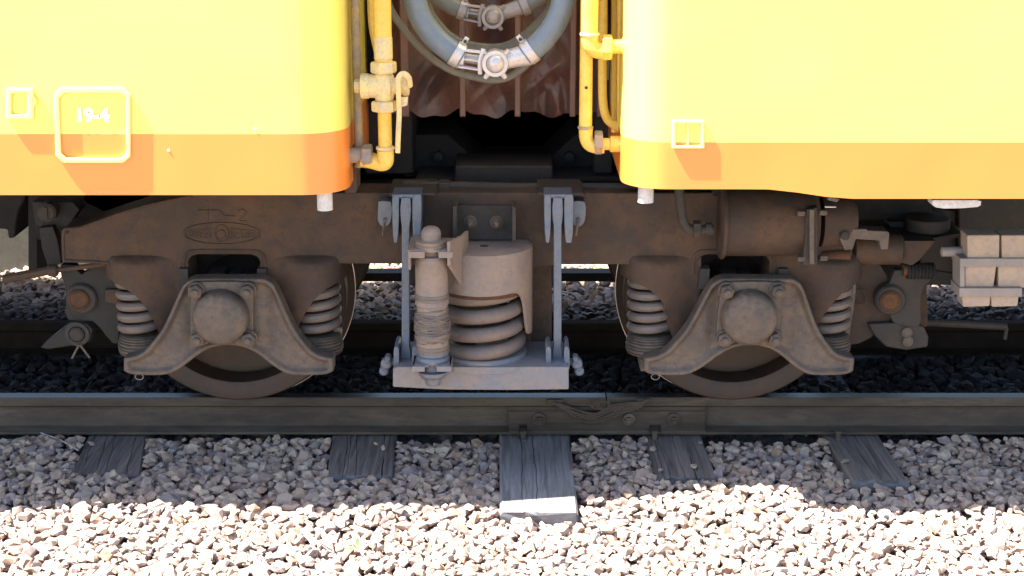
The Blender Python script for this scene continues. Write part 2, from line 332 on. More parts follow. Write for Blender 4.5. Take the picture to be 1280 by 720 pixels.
# ================================================================== SLEEPERS
sl_labels = ['dark weathered wooden sleeper mostly buried in stones at the far left',
 'cracked grey wooden sleeper between the left wheel and the coil spring',
 'long pale wooden sleeper under the rail joint with its sunlit end sticking out',
 'wooden sleeper with wavy cracked grain right of the long pale sleeper',
 'grey wooden sleeper slanting out under the rail right of the right wheel']
for k, (t0, t1, e0, e1) in enumerate(SLEEP):
    mb = MB(); rr = random.Random(k+40); ns = 40; m_ = 14; zb = ZT-.14
    w_ = lambda a, y: (t0.x*(1-a)+t1.x*a)+((e0.x*(1-a)+e1.x*a)-(t0.x*(1-a)+t1.x*a))*((y-t0.y)/(e0.y-t0.y) if y < t0.y else 0)
    # cross-section stations along the sleeper, with split gaps modelled as grooves
    cuts = sorted(rr.uniform(.12, .9) for _ in range(4)) if k != 2 else [.3, .48]
    prof = [(0, -.14), (0, -.012), (.03, 0)]
    for c_ in cuts: prof += [(c_-.0045, 0), (c_, -.014), (c_+.0045, 0)]
    prof += [(.97, 0), (1, -.012), (1, -.14)]
    prof = sorted(prof[2:-2], key=lambda p: p[0]); prof = [(0,-.14),(0,-.012)]+prof+[(1,-.012),(1,-.14)]
    ys = [e0.y+(1.72-e0.y)*(i/ns)**1.5 for i in range(ns+1)]
    vs = []
    for i, y in enumerate(ys):
        for a, h in prof:
            wob = .012*math.sin(y*9+int(a*6)*2.1+k)+.006*math.sin(y*31+int(a*6)) if .04 < a < .96 else 0
            vs.append((w_(min(1, max(0, a+wob)), y), y+(rr.uniform(-.006,.006) if i == 0 else 0), ZT+h))
    n = len(prof); fs = [(i*n+j, i*n+j+1, (i+1)*n+j+1, (i+1)*n+j) for i in range(ns) for j in range(n-1)]
    mb.add(vs, fs, 0); mb.add(vs[:n], [tuple(range(n))], 1); mb.add(vs[-n:], [tuple(range(n))], 1)
    o = mb.build('sleeper', ['woodlight' if k == 2 else 'wood', 'endgrain'], smooth=False)
    tag(o, sl_labels[k], 'sleeper', 'wooden sleepers under the track')

# ================================================================== RAILS
HW = .0325
def rail_prof(cy):
    h = [(HW-.004, 0), (HW, -.005), (HW-.001, -.036), (.012, -.048), (.0075, -.06), (.0075, -.118), (.016, -.13), (.0635, -.142), (.0635, -.152)]
    pts = [(cy+a, b) for a, b in h]; return [(cy-a, b) for a, b in h[::-1]]+pts
def rail_mb(cy, xa, xb):
    mb = MB(); pr = rail_prof(cy); n = len(pr)
    vs = [(xa, y, z) for y, z in pr]+[(xb, y, z) for y, z in pr]
    for i in range(n):
        j = (i+1) % n; top_ = pr[i][1] > -.001 and pr[j][1] > -.001
        mb.add([vs[i], vs[j], vs[j+n], vs[i+n]], [(0, 1, 2, 3)], 1 if top_ else 0)
    mb.add(vs[:n], [tuple(range(n))], 0); mb.add(vs[n:], [tuple(range(n))], 0)
    return mb
def weld(o):
    bm = bmesh.new(); bm.from_mesh(o.data); bmesh.ops.remove_doubles(bm, verts=bm.verts, dist=1e-5); bmesh.ops.recalc_face_normals(bm, faces=bm.faces); bm.to_mesh(o.data); bm.free()
XJ = PX(758, -.03, 500)
rail = empty('rail', (XJ, 0, -.152), 'nearer steel running rail with bolted joint under the train wheels', 'rail')
for xa, xb in ((-9, XJ-.003), (XJ+.003, 9)):
    o = rail_mb(0, xa, xb).build('rail_length', ['railside', 'railtop'], rail, smooth=False); weld(o)
# fishplate
fx0, fx1 = PX(636, -.05, 525), PX(882, -.05, 525)
prf = [(-.010,-.044),(-.030,-.041),(-.040,-.052),(-.028,-.064),(-.026,-.112),(-.046,-.128),(-.066,-.1345),(-.066,-.146),(-.010,-.140)]
def fish(x0, x1, lowcut=False):
    mb = MB(); p = [(y, z) for y, z in prf]
    if lowcut: p = [(-.010,-.044),(-.030,-.041),(-.040,-.052),(-.028,-.064),(-.026,-.112),(-.034,-.119),(-.010,-.119)]
    n = len(p); vs = [(x0, y, z) for y, z in p]+[(x1, y, z) for y, z in p]
    mb.add(vs, [tuple(range(n)), tuple(range(2*n-1, n-1, -1))]+[(i, (i+1) % n, (i+1) % n+n, i+n) for i in range(n)]); return mb
na, nb, nc, nd = [PX(v, -.06, 540) for v in (649, 659, 812, 826)]
mb = MB()
for a, b, c in ((fx0, na, 0), (na, nb, 1), (nb, nc, 0), (nc, nd, 1), (nd, fx1, 0)):
    q = fish(a, b, bool(c)); mb.add(q.v, q.f)
fp = mb.build('fishplate', 'railside', rail, smooth=True, angle=25)
for bx, rb_ in ((674, .018), (786, .016), (842, .017)):
    x, z = P(bx, 524, -.035)
    mb = MB().lathe([(rb_+.012, .006), (rb_+.010, -.006), (rb_, -.008)], (x, -.034, z), 'Y', 20)
    q = mb.lathe([(rb_*.95, .0), (rb_*.95, -.018), (rb_*.6, -.020)], (x, -.042, z), 'Y', 6); mb.lathe([(.009, 0), (.009, -.012), (.006, -.015)], (x, -.060, z), 'Y', 14)
    mb.build('bolt', 'railside' if bx != 786 else 'dust', rail)
for sx in (654, 818):                                   # dog spikes
    x, z = P(sx, 541, -.07)
    MB().box(x-.010, x+.010, -.092, -.066, ZT-.01, z+.004).box(x-.014, x+.014, -.096, -.062, z+.003, z+.016).build('spike', 'railside', rail, bevel=.003)
x, z = P(1047, 541, -.07); MB().box(x-.010, x+.010, -.092, -.066, ZT-.01, z+.004).box(x-.014, x+.014, -.096, -.062, z+.003, z+.014).build('spike', 'railside', rail, bevel=.003)
# bond cable: a bundle of strands
mb = MB(); rr = random.Random(5)
for s in range(20):
    j = lambda q: rr.uniform(-q, q)
    d = s/19-.5
    pts = [(690, 503), (702+j(2), 508+d*6), (722+j(3), 518+d*11), (742+j(3), 523+d*12), (762, 516+d*13+j(2)), (782, 509+d*10+j(2)), (800, 506+d*7), (809, 500)]
    mb.tube(smoothpath([P3(a, b, -.056-.016*rr.random()) for a, b in pts], 5), .0034, 5)
for s in range(9):
    a = 735+s*3; pts = [(a, 500), (a+6, 509+rr.uniform(-1,1)), (764+s, 512+rr.uniform(-2,2)), (792-s, 503)]
    mb.tube(smoothpath([P3(p, q, -.06-.01*rr.random()) for p, q in pts], 5), .003, 5)
mb.build('bond_cable', 'railside', rail)
MB().pbox(684, 500, 703, 506, -.050, -.030).build('cable_lug', 'railside', rail, bevel=.002)
MB().pbox(796, 499, 812, 505, -.050, -.030).build('cable_lug', 'railside', rail, bevel=.002)
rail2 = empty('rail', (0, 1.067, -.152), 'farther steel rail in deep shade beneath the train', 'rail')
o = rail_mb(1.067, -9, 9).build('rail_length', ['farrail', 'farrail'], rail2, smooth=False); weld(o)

# ================================================================== BEYOND THE TRAIN
xw = PX(335, 2.72, 300)
wall = MB().box(-12, xw, 2.72, 3.1, -.5, .62).build('concrete_wall', 'concrete', bevel=.01)
tag(wall, 'stained concrete wall seen under the train at the far left', 'wall')

# ================================================================== BOGIE
XB = PX(603, -.4, 400)
bog = empty('bogie', (XB, .53, 0), 'dusty brown four-wheeled bogie under the joint of two yellow cars', 'bogie')
FY = -.25
def framepts():
    upper = [(77,322),(76,300),(77,289),(82,284.5),(97,283),(108,280),(130,272),(150,265),(180,256),(215,248),(240,242),(262,240)]
    L = smooth2(upper, 3)
    mid = [(500,241),(600,241),(700,241),(890,241),(1010,241),(1066,243)]
    def ped(d):                                          # bottom outline of one axle opening (left to right)
        a = [(186,333),(190,385),(200,412),(206,432),(238,432),(238,352),(236,338),(235,327),(239,321),(247,318.5),(313,318.5),(321,321),(325,327),(324,338),(322,352),(322,432),(356,432),(364,410),(374,385),(380,333)]
        return [(x+d, y) for x, y in a]
    low = [(77,327),(82,328.5),(110,329),(140,331)]+ped(0)+[(424,330),(440,330),(500,330),(560,336),(665,336),(700,331),(780,331)]+ped(637)+[(1066,331)]
    return L+mid+low[::-1]
pts = framepts()
fr = MB().pext(pts, FY-.05, -.12).build('side_frame', 'frame', bog, bevel=.007, seg=3)
# rounded edge flange along the top of the left arm and lip above each axle opening
def rim_path(pts, Y, r, name, mat, parent, n=6, flat=1): return MB().tube(smoothpath([P3(a, b, Y) for a, b in pts], n), r, 8, flat=flat).build(name, mat, parent)
rim_path([(80,325),(79,300),(80,289),(85,286),(98,285),(110,281.5),(150,267),(180,258),(215,250),(240,245)], FY-.05, .006, 'edge_bead', 'frame', fr)
rim_path([(80,326),(110,327),(140,329),(180,331)], FY-.05, .006, 'edge_bead', 'frame', fr)
for d in (0, 637):
    rim_path([(230+d,342),(230+d,325),(235+d,316),(245+d,313.5),(280+d,313),(315+d,313.5),(326+d,316),(331+d,325),(331+d,342)], FY-.05, .0065, 'opening_lip', 'frame', fr)
for hx, hy in ((83.5, 290),):
    x, z = P(hx, hy, FY-.052); MB().lathe([(.008, 0), (.008, -.003)], (x, FY-.052, z), 'Y', 16).build('rivet_hole', 'black', fr)
# raised foundry emblem and lettering
ex, ez = P(277, 292, FY-.05)
mb = MB(); ring = [(ex+.148*math.cos(a)*(1 if abs(math.cos(a)) < .97 else .985), FY-.051, ez+.043*math.sin(a)) for a in [2*PI*i/48 for i in range(49)]]
mb.tube(ring, .0042, 6); mb.tube([(ex+.026*math.cos(a), FY-.051, ez+.034*math.sin(a)) for a in [2*PI*i/24 for i in range(25)]], .0035, 6)
mb.lathe([(.017, 0), (.015, -.004), (.009, -.0045)], (ex, FY-.05, ez), 'Y', 20)
rr = random.Random(2)
for sgn in (-1, 1):
    for k in range(5):
        gx = ex+sgn*(.042+k*.0195); hh = .020-.0022*k
        for q in range(3):
            if rr.random() < .8: mb.box(gx-.007, gx+.007, FY-.0535, FY-.049, ez+hh*(q-1)-.0018, ez+hh*(q-1)+.0018)
        if rr.random() < .8: mb.box(gx-.007, gx-.003, FY-.0538, FY-.049, ez-hh, ez+hh)
        if rr.random() < .6: mb.box(gx+.003, gx+.007, FY-.0538, FY-.049, ez-hh, ez+hh)
em = mb.build('foundry_emblem', 'frame', fr)
mb = MB(); tx = lambda a, b: P3(a, b, FY-.051)
mb.tube([tx(247,263), tx(273,263), tx(277,265), tx(279,269), tx(283,270), tx(294,270.5)], .0028, 6)
mb.tube([tx(260,264), tx(260,277)], .0028, 6)
mb.tube(smoothpath([tx(298,264), tx(303,262), tx(308,265), tx(305,270), tx(299,276), tx(309,276)], 4), .0028, 6)
mb.build('cast_lettering', 'frame', fr)
# small ledge ellipses on top of spring housings
def cup(c, Ro, zt, low, name, mat, parent, th=.010, n=40, a0=PI, a1=2*PI, topdisc=True, drop=0):
    vs = []; fs = []
    for k in range(n+1):
        a = a0+(a1-a0)*k/n; x = c[0]+Ro*math.cos(a); y = c[1]+Ro*math.sin(a); xi = c[0]+(Ro-th)*math.cos(a); yi = c[1]+(Ro-th)*math.sin(a)
        zl = low(x, y)
        vs += [(x, y, zt), (x, y, zl), (xi, yi, zl), (xi, yi, zt-.012)]
    for k in range(n):
        for q in range(3): fs.append((4*k+q, 4*k+4+q, 4*k+5+q, 4*k+1+q))
    mb = MB().add(vs, fs)
    if topdisc:
        full = [(c[0]+Ro*math.cos(a0+(a1-a0)*k/n), c[1]+Ro*math.sin(a0+(a1-a0)*k/n)) for k in range(n+1)]
        mb.add([(x, y, zt) for x, y in full]+[(x, y, zt-.012) for x, y in full], [tuple(range(n+1)), tuple(range(2*n+1, n, -1))])
    o = mb.build(name, mat, parent); weld(o); o.data.shade_smooth(); o.data.set_sharp_from_angle(angle=R(40)); return o
SYC = -.225                                             # axle spring centre
XL, XR = PX(283.5, -.2), PX(919, -.2); DX = XR-XL
def interp(tab, x):
    if x <= tab[0][0]: return tab[0][1]
    for (a, b), (c, d) in zip(tab, tab[1:]):
        if x <= c: return b+(d-b)*(x-a)/(c-a)
    return tab[-1][1]
arcL = [(136,349),(150,353),(162,358),(172,365),(180,374),(188,386),(195,400),(201,414),(207,430),(216,434)]
axle_objs = []
for side in (-1, 1):
    if side < 0: cx = PX(176, SYC); tab = [(P(a, b, SYC-.08)[0], P(a, b, SYC-.08)[1]) for a, b in arcL]
    else:
        cx = PX(396.5, SYC); tab = sorted([(P(572-a, b, SYC-.08)[0], P(572-a, b, SYC-.08)[1]) for a, b in arcL])
    zt = PZ(326, SYC-.08)
    # housing: rounded on its outer side, flowing back into the frame plate on its inner side
    PLY = FY-.049; sg = side; RH = .125; prof_ = []
    for k in range(15): a = PI/2*k/14; prof_.append((cx+sg*RH*math.cos(a), SYC-RH*math.sin(a)))
    for k in range(1, 17): u = k/16; prof_.append((cx-sg*.185*u, SYC-RH+(PLY+.001-SYC+RH)*(.5-.5*math.cos(PI*u))))
    mb = MB(); vs = []; zlow = PZ(432, SYC-.08); nP = len(prof_)
    for x, y in prof_:
        zl = max(zlow, interp(tab, x)); yb_ = max(y, PLY)+.012
        vs += [(x, y+.012, zl), (x, y, zl), (x, y, zt-.012), (x, y+(yb_-y)*.12, zt+.002), (x, y+(yb_-y)*.55, zt+.016), (x, yb_, zt+.026)]
    for k in range(nP-1):
        for q in range(5): mb.add([vs[6*k+q], vs[6*k+6+q], vs[6*k+7+q], vs[6*k+1+q]], [(0,1,2,3)])
    o = mb.build('spring_housing', 'frame', bog); weld(o); o.data.shade_smooth(); o.data.set_sharp_from_angle(angle=R(60))
    axle_objs.append(o)
    # coil spring
    z0 = PZ(423, SYC-.09); z1 = PZ(345, SYC-.09); turns = 5.6; mb = MB()
    path = [(cx+.079*math.cos(a), SYC+.079*math.sin(a), z0+(z1-z0)*a/(turns*2*PI)) for a in [turns*2*PI*i/150 for i in range(151)]]
    mb.tube(path, .0185, 10); axle_objs.append(mb.build('axle_spring', 'coil', bog))
    # shims / dust-covered seat rings
    zs = PZ(449, SYC-.1); prof = [(.02, zs-.004)]
    k = 0; zz = zs
    for rad, h in ((.096, .011), (.099, .016), (.1005, .012), (.098, .014), (.095, .010), (.092, .011), (.090, .008)):
        prof += [(rad-.005, zz+.001), (rad, zz+.004), (rad, zz+h-.003), (rad-.005, zz+h)]; zz += h
    prof += [(.02, zz)]
    axle_objs.append(MB().lathe([(r, z) for r, z in prof], (cx, SYC, 0), 'Z', 40).build('spring_seat', 'dust', bog))
# axle box with wings
WY = -.41
top_l = [(155,449),(166,447),(175,444),(183,438.5),(191,429.5),(199,419),(206,408),(214,391),(221,375),(227,362),(233,354),(243,349.5)]
bot_l = [(155,463),(163,467),(179,468.3),(195,468.5),(210,467),(222,461.5),(230,456),(239,449),(247,443),(256,437.5),(264,434),(275,431.5),(284,431)]
CXp = 286
def mirror(p): return [(2*CXp-a+1, b) for a, b in p[::-1]]
top_all = smooth2(top_l, 4)+[(2*CXp-a-1, b) for a, b in smooth2(top_l, 4)[::-1]]
bot_all = smooth2(bot_l, 4)+[(2*CXp-a-1, b) for a, b in smooth2(bot_l, 4)[::-1]]
# dished face: a grid between the upper and lower outline, sunk between its raised lips
def yat(path, x): return interp(sorted(path), x)
nc, nr = 130, 34; xl, xr = 155.5, 2*CXp-1-155.5; vs = []
for i in range(nc+1):
    x = xl+(xr-xl)*i/nc; yt, yb = yat(top_all, x), yat(bot_all, x)
    st = (yat(top_all, x+1.5)-yat(top_all, x-1.5))/3; sb = (yat(bot_all, x+1.5)-yat(bot_all, x-1.5))/3
    for j in range(nr+1):
        v = j/nr; v = .5-.5*math.cos(PI*v); y = yt+(yb-yt)*v
        d = min((y-yt)/math.sqrt(1+st*st), (yb-y)/math.sqrt(1+sb*sb), min(x-xl, xr-x)*.8)
        t = max(0, min(1, (d-2.8)/5.5)); t = t*t*(3-2*t)
        lip = max(0, 1-abs(d-2.0)/2.4)*.003
        flank = .012*math.exp(-((abs(x-285.5)-48)/9)**2)*max(0, min(1, (d-3)/8))*(1 if y < 440 else .4)
        dep = WY+.016*t+flank-lip
        q = P(x, y, WY); vs.append((q[0], dep, q[1]))
mb = MB().add(vs, [(i*(nr+1)+j, (i+1)*(nr+1)+j, (i+1)*(nr+1)+j+1, i*(nr+1)+j+1) for i in range(nc) for j in range(nr)])
ring_i = [i*(nr+1) for i in range(nc+1)]+[nc*(nr+1)+j for j in range(1, nr+1)]+[i*(nr+1)+nr for i in range(nc-1, -1, -1)]+[j for j in range(nr-1, 0, -1)]
rim_ = [vs[k] for k in ring_i]; m2 = len(rim_); RAD = .008
lay = [rim_]
for rr_, yy in ((.0025, .003), (.004, .009), (.004, -.34-WY)):
    L_ = []
    for k in range(m2):
        p0, p1 = Vector(rim_[k-1]), Vector(rim_[(k+1) % m2]); t_ = (p1-p0).normalized(); n_ = Vector((t_.z, 0, -t_.x))
        q = Vector(rim_[k]); L_.append((q.x-n_.x*rr_, WY+yy, q.z-n_.z*rr_))
    lay.append(L_)
for A_, B_ in zip(lay, lay[1:]):
    mb.add(A_+B_, [(k, (k+1) % m2, (k+1) % m2+m2, k+m2) for k in range(m2)])
mb.add(lay[-1], [tuple(range(m2))])
for d0, d1 in ((158, 214), (2*CXp-214, 2*CXp-159)):
    mb.pbox(d0, 450, d1, 464, -.341, -.13)
mb.pbox(252, 368, 312, 430, -.341, -.05)
ab = mb.build('axle_box', 'dust', bog, angle=50); weld(ab); ab.data.shade_smooth(); ab.data.set_sharp_from_angle(angle=R(50))
axle_objs.append(ab)
# raised lip all round the wing
def lipstrip(path, Y, wid, hgt, inset):
    return MB().tube([P3(a, b, Y) for a, b in path], hgt, 8, flat=wid/hgt)
def sub(o, parent): return o
lips = []
# cover plate behind the cap with four hex bolts
HX, HZ = P(277, 395, WY-.02); HXc, HZc = P(278, 396, WY)
pl = smooth2([(239,362),(241,357),(247,353),(277,352),(307,353),(314,357),(316,362),(317,395),(316,427),(312,432),(300,433),(289,427),(277,425),(265,427),(254,433),(243,432),(239,427),(238,395),(239,362)], 2)[:-1]
lips.append(MB().pext(pl, WY-.022, WY+.005).build('cover_plate', 'dust', ab, bevel=.006))
s_ = .107
lips.append(MB().lathe([(s_+.004, .01), (s_+.003, -.025), (s_-.001, -.048), (s_-.008, -.062), (s_-.020, -.071), (s_-.05, -.076), (0.0001, -.078)], (HX, WY-.01, HZ), 'Y', 48).build('hub_cap', 'dust', ab, angle=50))
for bx, by in ((244.5,364.5), (309,364.5), (247,424.5), (310.5,424.5)):
    x, z = P(bx, by, WY-.045)
    mb = MB().lathe([(.033, .02), (.033, -.006), (.029, -.009)], (x, WY-.024, z), 'Y', 24); mb.lathe([(.029, 0), (.029, -.028), (.023, -.033)], (x, WY-.030, z), 'Y', 6, 0, .3, .3+2*PI)
    mb.lathe([(.015, 0), (.015, -.012), (.010, -.016)], (x, WY-.062, z), 'Y', 16); lips.append(mb.build('bolt', 'dust', ab, angle=25))
for bx in (229, 327):                                    # small lugs beside the opening
    lips.append(MB().pext([(bx-6,336),(bx+6,336),(bx+7,362),(bx-7,362)], FY-.075, FY).build('guide_lug', 'darkgrey', ab, bevel=.003))
lips.append(MB().pbox(258, 342, 279, 352, -.24, -.12).pbox(284, 344, 300, 352, -.22, -.12).build('top_boss', 'darkgrey', ab, bevel=.004))
x, z = P(174, 471, WY+.04); lips.append(MB().tube([(x+.016*math.cos(a), WY+.04, z+.012*math.sin(a)) for a in [2*PI*i/20 for i in range(21)]], .0017, 5).build('wire_loop', 'strap', ab))
def clone(o, parent, off):
    c = o.copy(); col.objects.link(c); adopt(c, parent)
    if off: c.location = Vector(o.location)+Vector(off)
    return c
for o in axle_objs:
    c = clone(o, bog, (DX, 0, 0))
    if o is ab:
        for q in lips: clone(q, c, None)
# wheels and axles
RW = .455
def wheel(xc, yc, s):                                    # s=+1 near wheel (flange inside)
    mb = MB()
    prof = [(.06, -.02), (.12, .02), (.15, .045), (.30, .055), (.368, .05), (.378, -.058), (.385, -.062), (RW-.006, -.062), (RW, -.056), (RW+.004, .035), (RW+.022, .048), (RW+.028, .062), (RW+.018, .074), (.38, .076), (.36, .040), (.15, .040), (.12, .06), (.06, .06)]
    mb.lathe([(r, h*s) for r, h in prof], (xc, yc, RW+.0005), 'Y', 96)
    return mb
WX = [PX(297, -.06, 440), PX(916, -.06, 440)]
for xc in WX:
    for yc, s in ((0, 1), (1.067, -1)):
        wo = wheel(xc, yc, s).build('wheel', 'wheel', bog, angle=30)
        if s == 1:
            MB().lathe([(RW+.0285, .058), (RW+.0285, .066)], (xc, 0, RW+.0005), 'Y', 96).build('flange_edge', 'wheelrim', wo)
    MB().lathe([(.085, -.35), (.085, -.02), (.075, .06), (.075, 1.0), (.085, 1.09), (.085, 1.42)], (xc, 0, RW), 'Y', 24).build('axle', 'dark', bog)
    MB().lathe([(.16, .42), (.24, .44), (.24, .60), (.16, .62)], (xc, 0, RW), 'Y', 32).build('gear_case', 'black', bog)
# far side frame and boxes
ff = fr.copy(); col.objects.link(ff); adopt(ff, bog); ff.location = (0, 1.52, .02)
aa = ab.copy(); col.objects.link(aa); adopt(aa, bog); aa.location = (0, 1.58, 0)
aa = ab.copy(); col.objects.link(aa); adopt(aa, bog); aa.location = (DX, 1.58, 0)
MB().pbox(425, 341.5, 800, 352, 1.45, 1.55).build('tie_bar', 'black', bog, bevel=.004)
MB().pbox(380, 224, 1000, 247, .36, .50).build('dark_fill_bar', 'black', bog, bevel=.01)  # added black bar, hides bright ground where only shade belongs
# transom / bolster across the bogie
x0, x1 = PX(545, .2), PX(665, .2)
MB().box(x0-.1, x1+.1, -.10, 1.18, .50, .88).build('bolster', 'dark', bog, bevel=.02)
MB().box(PX(570,.1,210), PX(690,.1,210), -.02, .25, .90, PZ(200, .1)).build('centre_plate', 'dark', bog, bevel=.008)
MB().pext([(505,168),(560,168),(600,205),(600,222),(505,222)], .3, .8).build('bolster_arm', 'black', bog, bevel=.01)
MB().pext([(680,205),(720,168),(782,160),(782,222),(680,222)], .3, .8).build('bolster_arm', 'black', bog, bevel=.01)
MB().pbox(520,222,780,227, .05, .9).build('bolster_top', 'black', bog, bevel=.003)
for bx in (548, 712):
    x, z = P(bx, 196, .28); MB().lathe([(.022, .02), (.022, -.015), (.014, -.02)], (x, .28, z), 'Y', 14).build('bolt', 'dark', bog)
# long tube along the frame top
mb = MB().tube([P3(504,231,-.2), P3(512,231,-.2), P3(640,234.5,-.2), P3(800,234.5,-.2)], .019, 14)
pt = mb.build('frame_tube', 'darkgrey', bog)
x, z = P(555, 234, -.22); MB().box(x-.022, x+.022, -.235, -.16, z-.03, z+.020).build('tube_clamp', 'darkgrey', pt, bevel=.005)
# plates on the frame top around the hangers
for a, b in ((485, 542), (672, 728)):
    MB().pext([(a,241),(b,241),(b+4,245),(a+2,245)], FY-.13, -.12).build('hanger_cap_plate', 'darkgrey', bog, bevel=.003)
# bracket with two bolts above the big spring
mb = MB().pext([(566,259),(571,257),(640,257),(645,260),(645,300),(566,300)], FY-.07, FY-.05)
mb.pext([(566,258),(571,257),(571,300),(566,300)], FY-.20, FY-.07).pext([(640,258),(645,260),(645,302),(640,302)], FY-.20, FY-.07)
br = mb.build('spring_bracket', 'darkgrey', bog, bevel=.003)
for bx in (588, 621):
    x, z = P(bx, 278, FY-.08)
    MB().lathe([(.026, 0), (.026, -.006)], (x, FY-.07, z), 'Y', 20).lathe([(.020, 0), (.020, -.020), (.016, -.024)], (x, FY-.076, z), 'Y', 6).lathe([(.012, 0), (.012, -.016), (.008, -.020)], (x, FY-.098, z), 'Y', 14).build('bolt', 'dust', br)
# ---- big spring, its cover, and the plank
BX, BY = PX(604, -.39, 400), -.37; RC = .192
ztop = PZ(305, BY)
arcB = [(540,366),(575,367),(600,367.5),(625,367),(640,366),(648,368),(653,374),(656,384),(658,400),(659.5,415),(661,425),(672,428)]
tabB = [(P(a, b, BY-.15)[0], P(a, b, BY-.15)[1]) for a, b in arcB]
cv = cup((BX, BY), RC, ztop, lambda x, y: interp(tabB, x) if y < BY+.02 else interp(tabB, x), 'spring_cover', 'tan', bog, th=.012, n=72, a0=PI-.5, a1=2*PI+.5, topdisc=False)
MB().lathe([(.0001, 0), (RC-.006, 0), (RC, -.004), (RC, -.012), (RC-.02, -.014)], (BX, BY, ztop), 'Z', 64).build('cover_top', 'tan', cv)
x, z = P(604, 305, BY-.02); MB().lathe([(.0001, .0008), (.017, .0008), (.017, 0)], (BX+.005, BY-.03, ztop), 'Z', 20).build('drain_hole', 'dark', cv)
MB().lathe([(RC-.03, -.01), (RC-.018, -.012), (RC-.018, -.03), (RC-.05, -.032)], (BX, BY, PZ(367, BY-.15)+.01), 'Z', 48).build('spring_pad', 'rust', cv)
zc0, zc1 = PZ(450, BY-.16), PZ(345, BY-.16); turns = 4.75; mb = MB()
path = [(BX+.139*math.cos(a), BY+.139*math.sin(a), zc0-.012+(zc1-zc0+.012)*(a-PI*.6)/(turns*2*PI)) for a in [PI*.6+turns*2*PI*i/170 for i in range(171)]]
mb.tube(path, .0292, 14); mb.build('bolster_spring', 'coil', bog)
PY = -.545
pk = MB().pext([(491,461),(497,458.5),(563,458.5),(711,458.5),(711,487),(640,488),(560,487.5),(491,484)], PY, -.22).build('spring_plank', 'plank', bog, bevel=.005)
MB().lathe([(.0001, .0), (.165, .0), (.172, -.006), (.174, -.022), (.170, -.03)], (BX, BY, PZ(456, BY-.17)+.01), 'Z', 56).build('spring_seat', 'plank', pk)
MB().pext([(660,448),(682,448),(682,459),(660,459)], -.42, -.3).build('plank_block', 'blue', pk, bevel=.004)
# hanging wedge of dirt colour on the plank: a raised lip plate under the seat
MB().pext([(563,459),(650,459),(645,464),(625,468),(590,469),(570,465)], PY-.006, PY+.01).build('seat_flange', 'plank', pk, bevel=.002)
# ---- hangers
for k, cx_ in enumerate((507, 697)):
    s = -1 if k == 0 else 1
    hg = MB().pext([(cx_-5.5,247),(cx_+6,247),(cx_+7,262),(cx_+6,276),(cx_+5,282),(cx_+5,432),(cx_+6.5,440),(cx_+6.5,459),(cx_-6.5,459),(cx_-6.5,440),(cx_-5,432),(cx_-5,282),(cx_-6,276),(cx_-7,262)], -.44, -.405).build('hanger_link', 'blue', bog, bevel=.004)
    for a, b in ((-17, -8), (8, 20)):
        q = [(cx_+a+1,294),(cx_+a,270),(cx_+a,248),(cx_+a+3,243),(cx_+b-1,243),(cx_+b,248),(cx_+b,270),(cx_+b-1,294),(cx_+b-2.5,304),(cx_+a+2.5,304)]
        MB().pext(q, -.46 if False else -.435, FY-.05).build('hanger_cheek', 'blue', bog, bevel=.004)
    MB().pext([(cx_-17,243),(cx_+18,243),(cx_+18,248),(cx_-17,248)], -.43, FY-.05).build('hanger_head', 'blue', bog, bevel=.003)
    # outer retaining plate with cotter
    o_ = cx_+s*26
    MB().pext(smooth2([(o_-8,252),(o_+8,252),(o_+9,270),(o_+6,280),(o_-2,284),(o_-9,275),(o_-8,252)],2)[:-1], -.36, FY-.05).build('retaining_plate', 'blue', bog, bevel=.003)
    x, z = P(o_+s*0, 275, -.37); MB().tube([(x, -.37, z+.005), (x-.004, -.37, z-.03), (x-.008, -.37, z-.062)], .006, 8, flat=.5).lathe([(.007, 0), (.007, -.01)], (x, -.365, z), 'Y', 10).build('cotter_pin', 'dust', bog)
    # lower clevis lugs on the plank
    for a, b in ((-15, -8), (8, 15)):
        c0 = (a+b)/2
        MB().pext(smooth2([(cx_+a,462),(cx_+a,440),(cx_+a+1,435),(cx_+c0,433),(cx_+b-1,435),(cx_+b,440),(cx_+b,462)],2), -.50, -.36).build('clevis_lug', 'blue', pk, bevel=.003)
    ex_ = cx_+s*24
    x, z = P(ex_-s*3, 452, -.44); xe = PX(cx_+s*8, -.44)
    MB().lathe([(.013, 0), (.013, abs(x-xe)+.02)] , (min(x, xe)-.01, -.44, z), 'X', 14).build('clevis_pin', 'blue', pk)
    for dx_, dy_, rr_ in ((0, 0, 7), (s*3, 9, 6), (-s*2, -7, 4)):
        x, z = P(ex_+dx_, 454+dy_, -.46); r_ = rr_/330
        MB().lathe([(r_, .02), (r_, -.012), (r_*.7, -.018)], (x, -.46, z), 'Y', 18).lathe([(r_*.35, 0), (r_*.35, -.005)], (x, -.479, z), 'Y', 10).build('pin_washer', 'blue', pk)
# ---- damper in front of the big spring
SY = -.60; SX = PX(540, SY)
zz = lambda py: PZ(py, SY-.04)
def ln(py): return zz(py)
prof = [(.0001, ln(444)), (.056, ln(443)), (.0605, ln(441)), (.0605, ln(430)), (.062, ln(428)), (.058, ln(426)), (.058, ln(385)), (.0635, ln(383)), (.0635, ln(380)), (.061, ln(378)), (.061, ln(327)), (.063, ln(326)), (.058, ln(322)), (.04, ln(321))]
prof = sorted(prof, key=lambda p: p[1])
dm = MB().lathe(prof, (SX, SY, 0), 'Z', 40).build('damper_body', 'tan', bog)
for py, r in ((375.5,.0635),(371.5,.0635),(436,.0625),(440.5,.063)):
    z = zz(py); MB().lathe([(.05, z-.006), (r, z-.005), (r+.0015, z), (r, z+.005), (.05, z+.006)], (SX, SY, 0), 'Z', 36).build('damper_band', 'coil', dm)
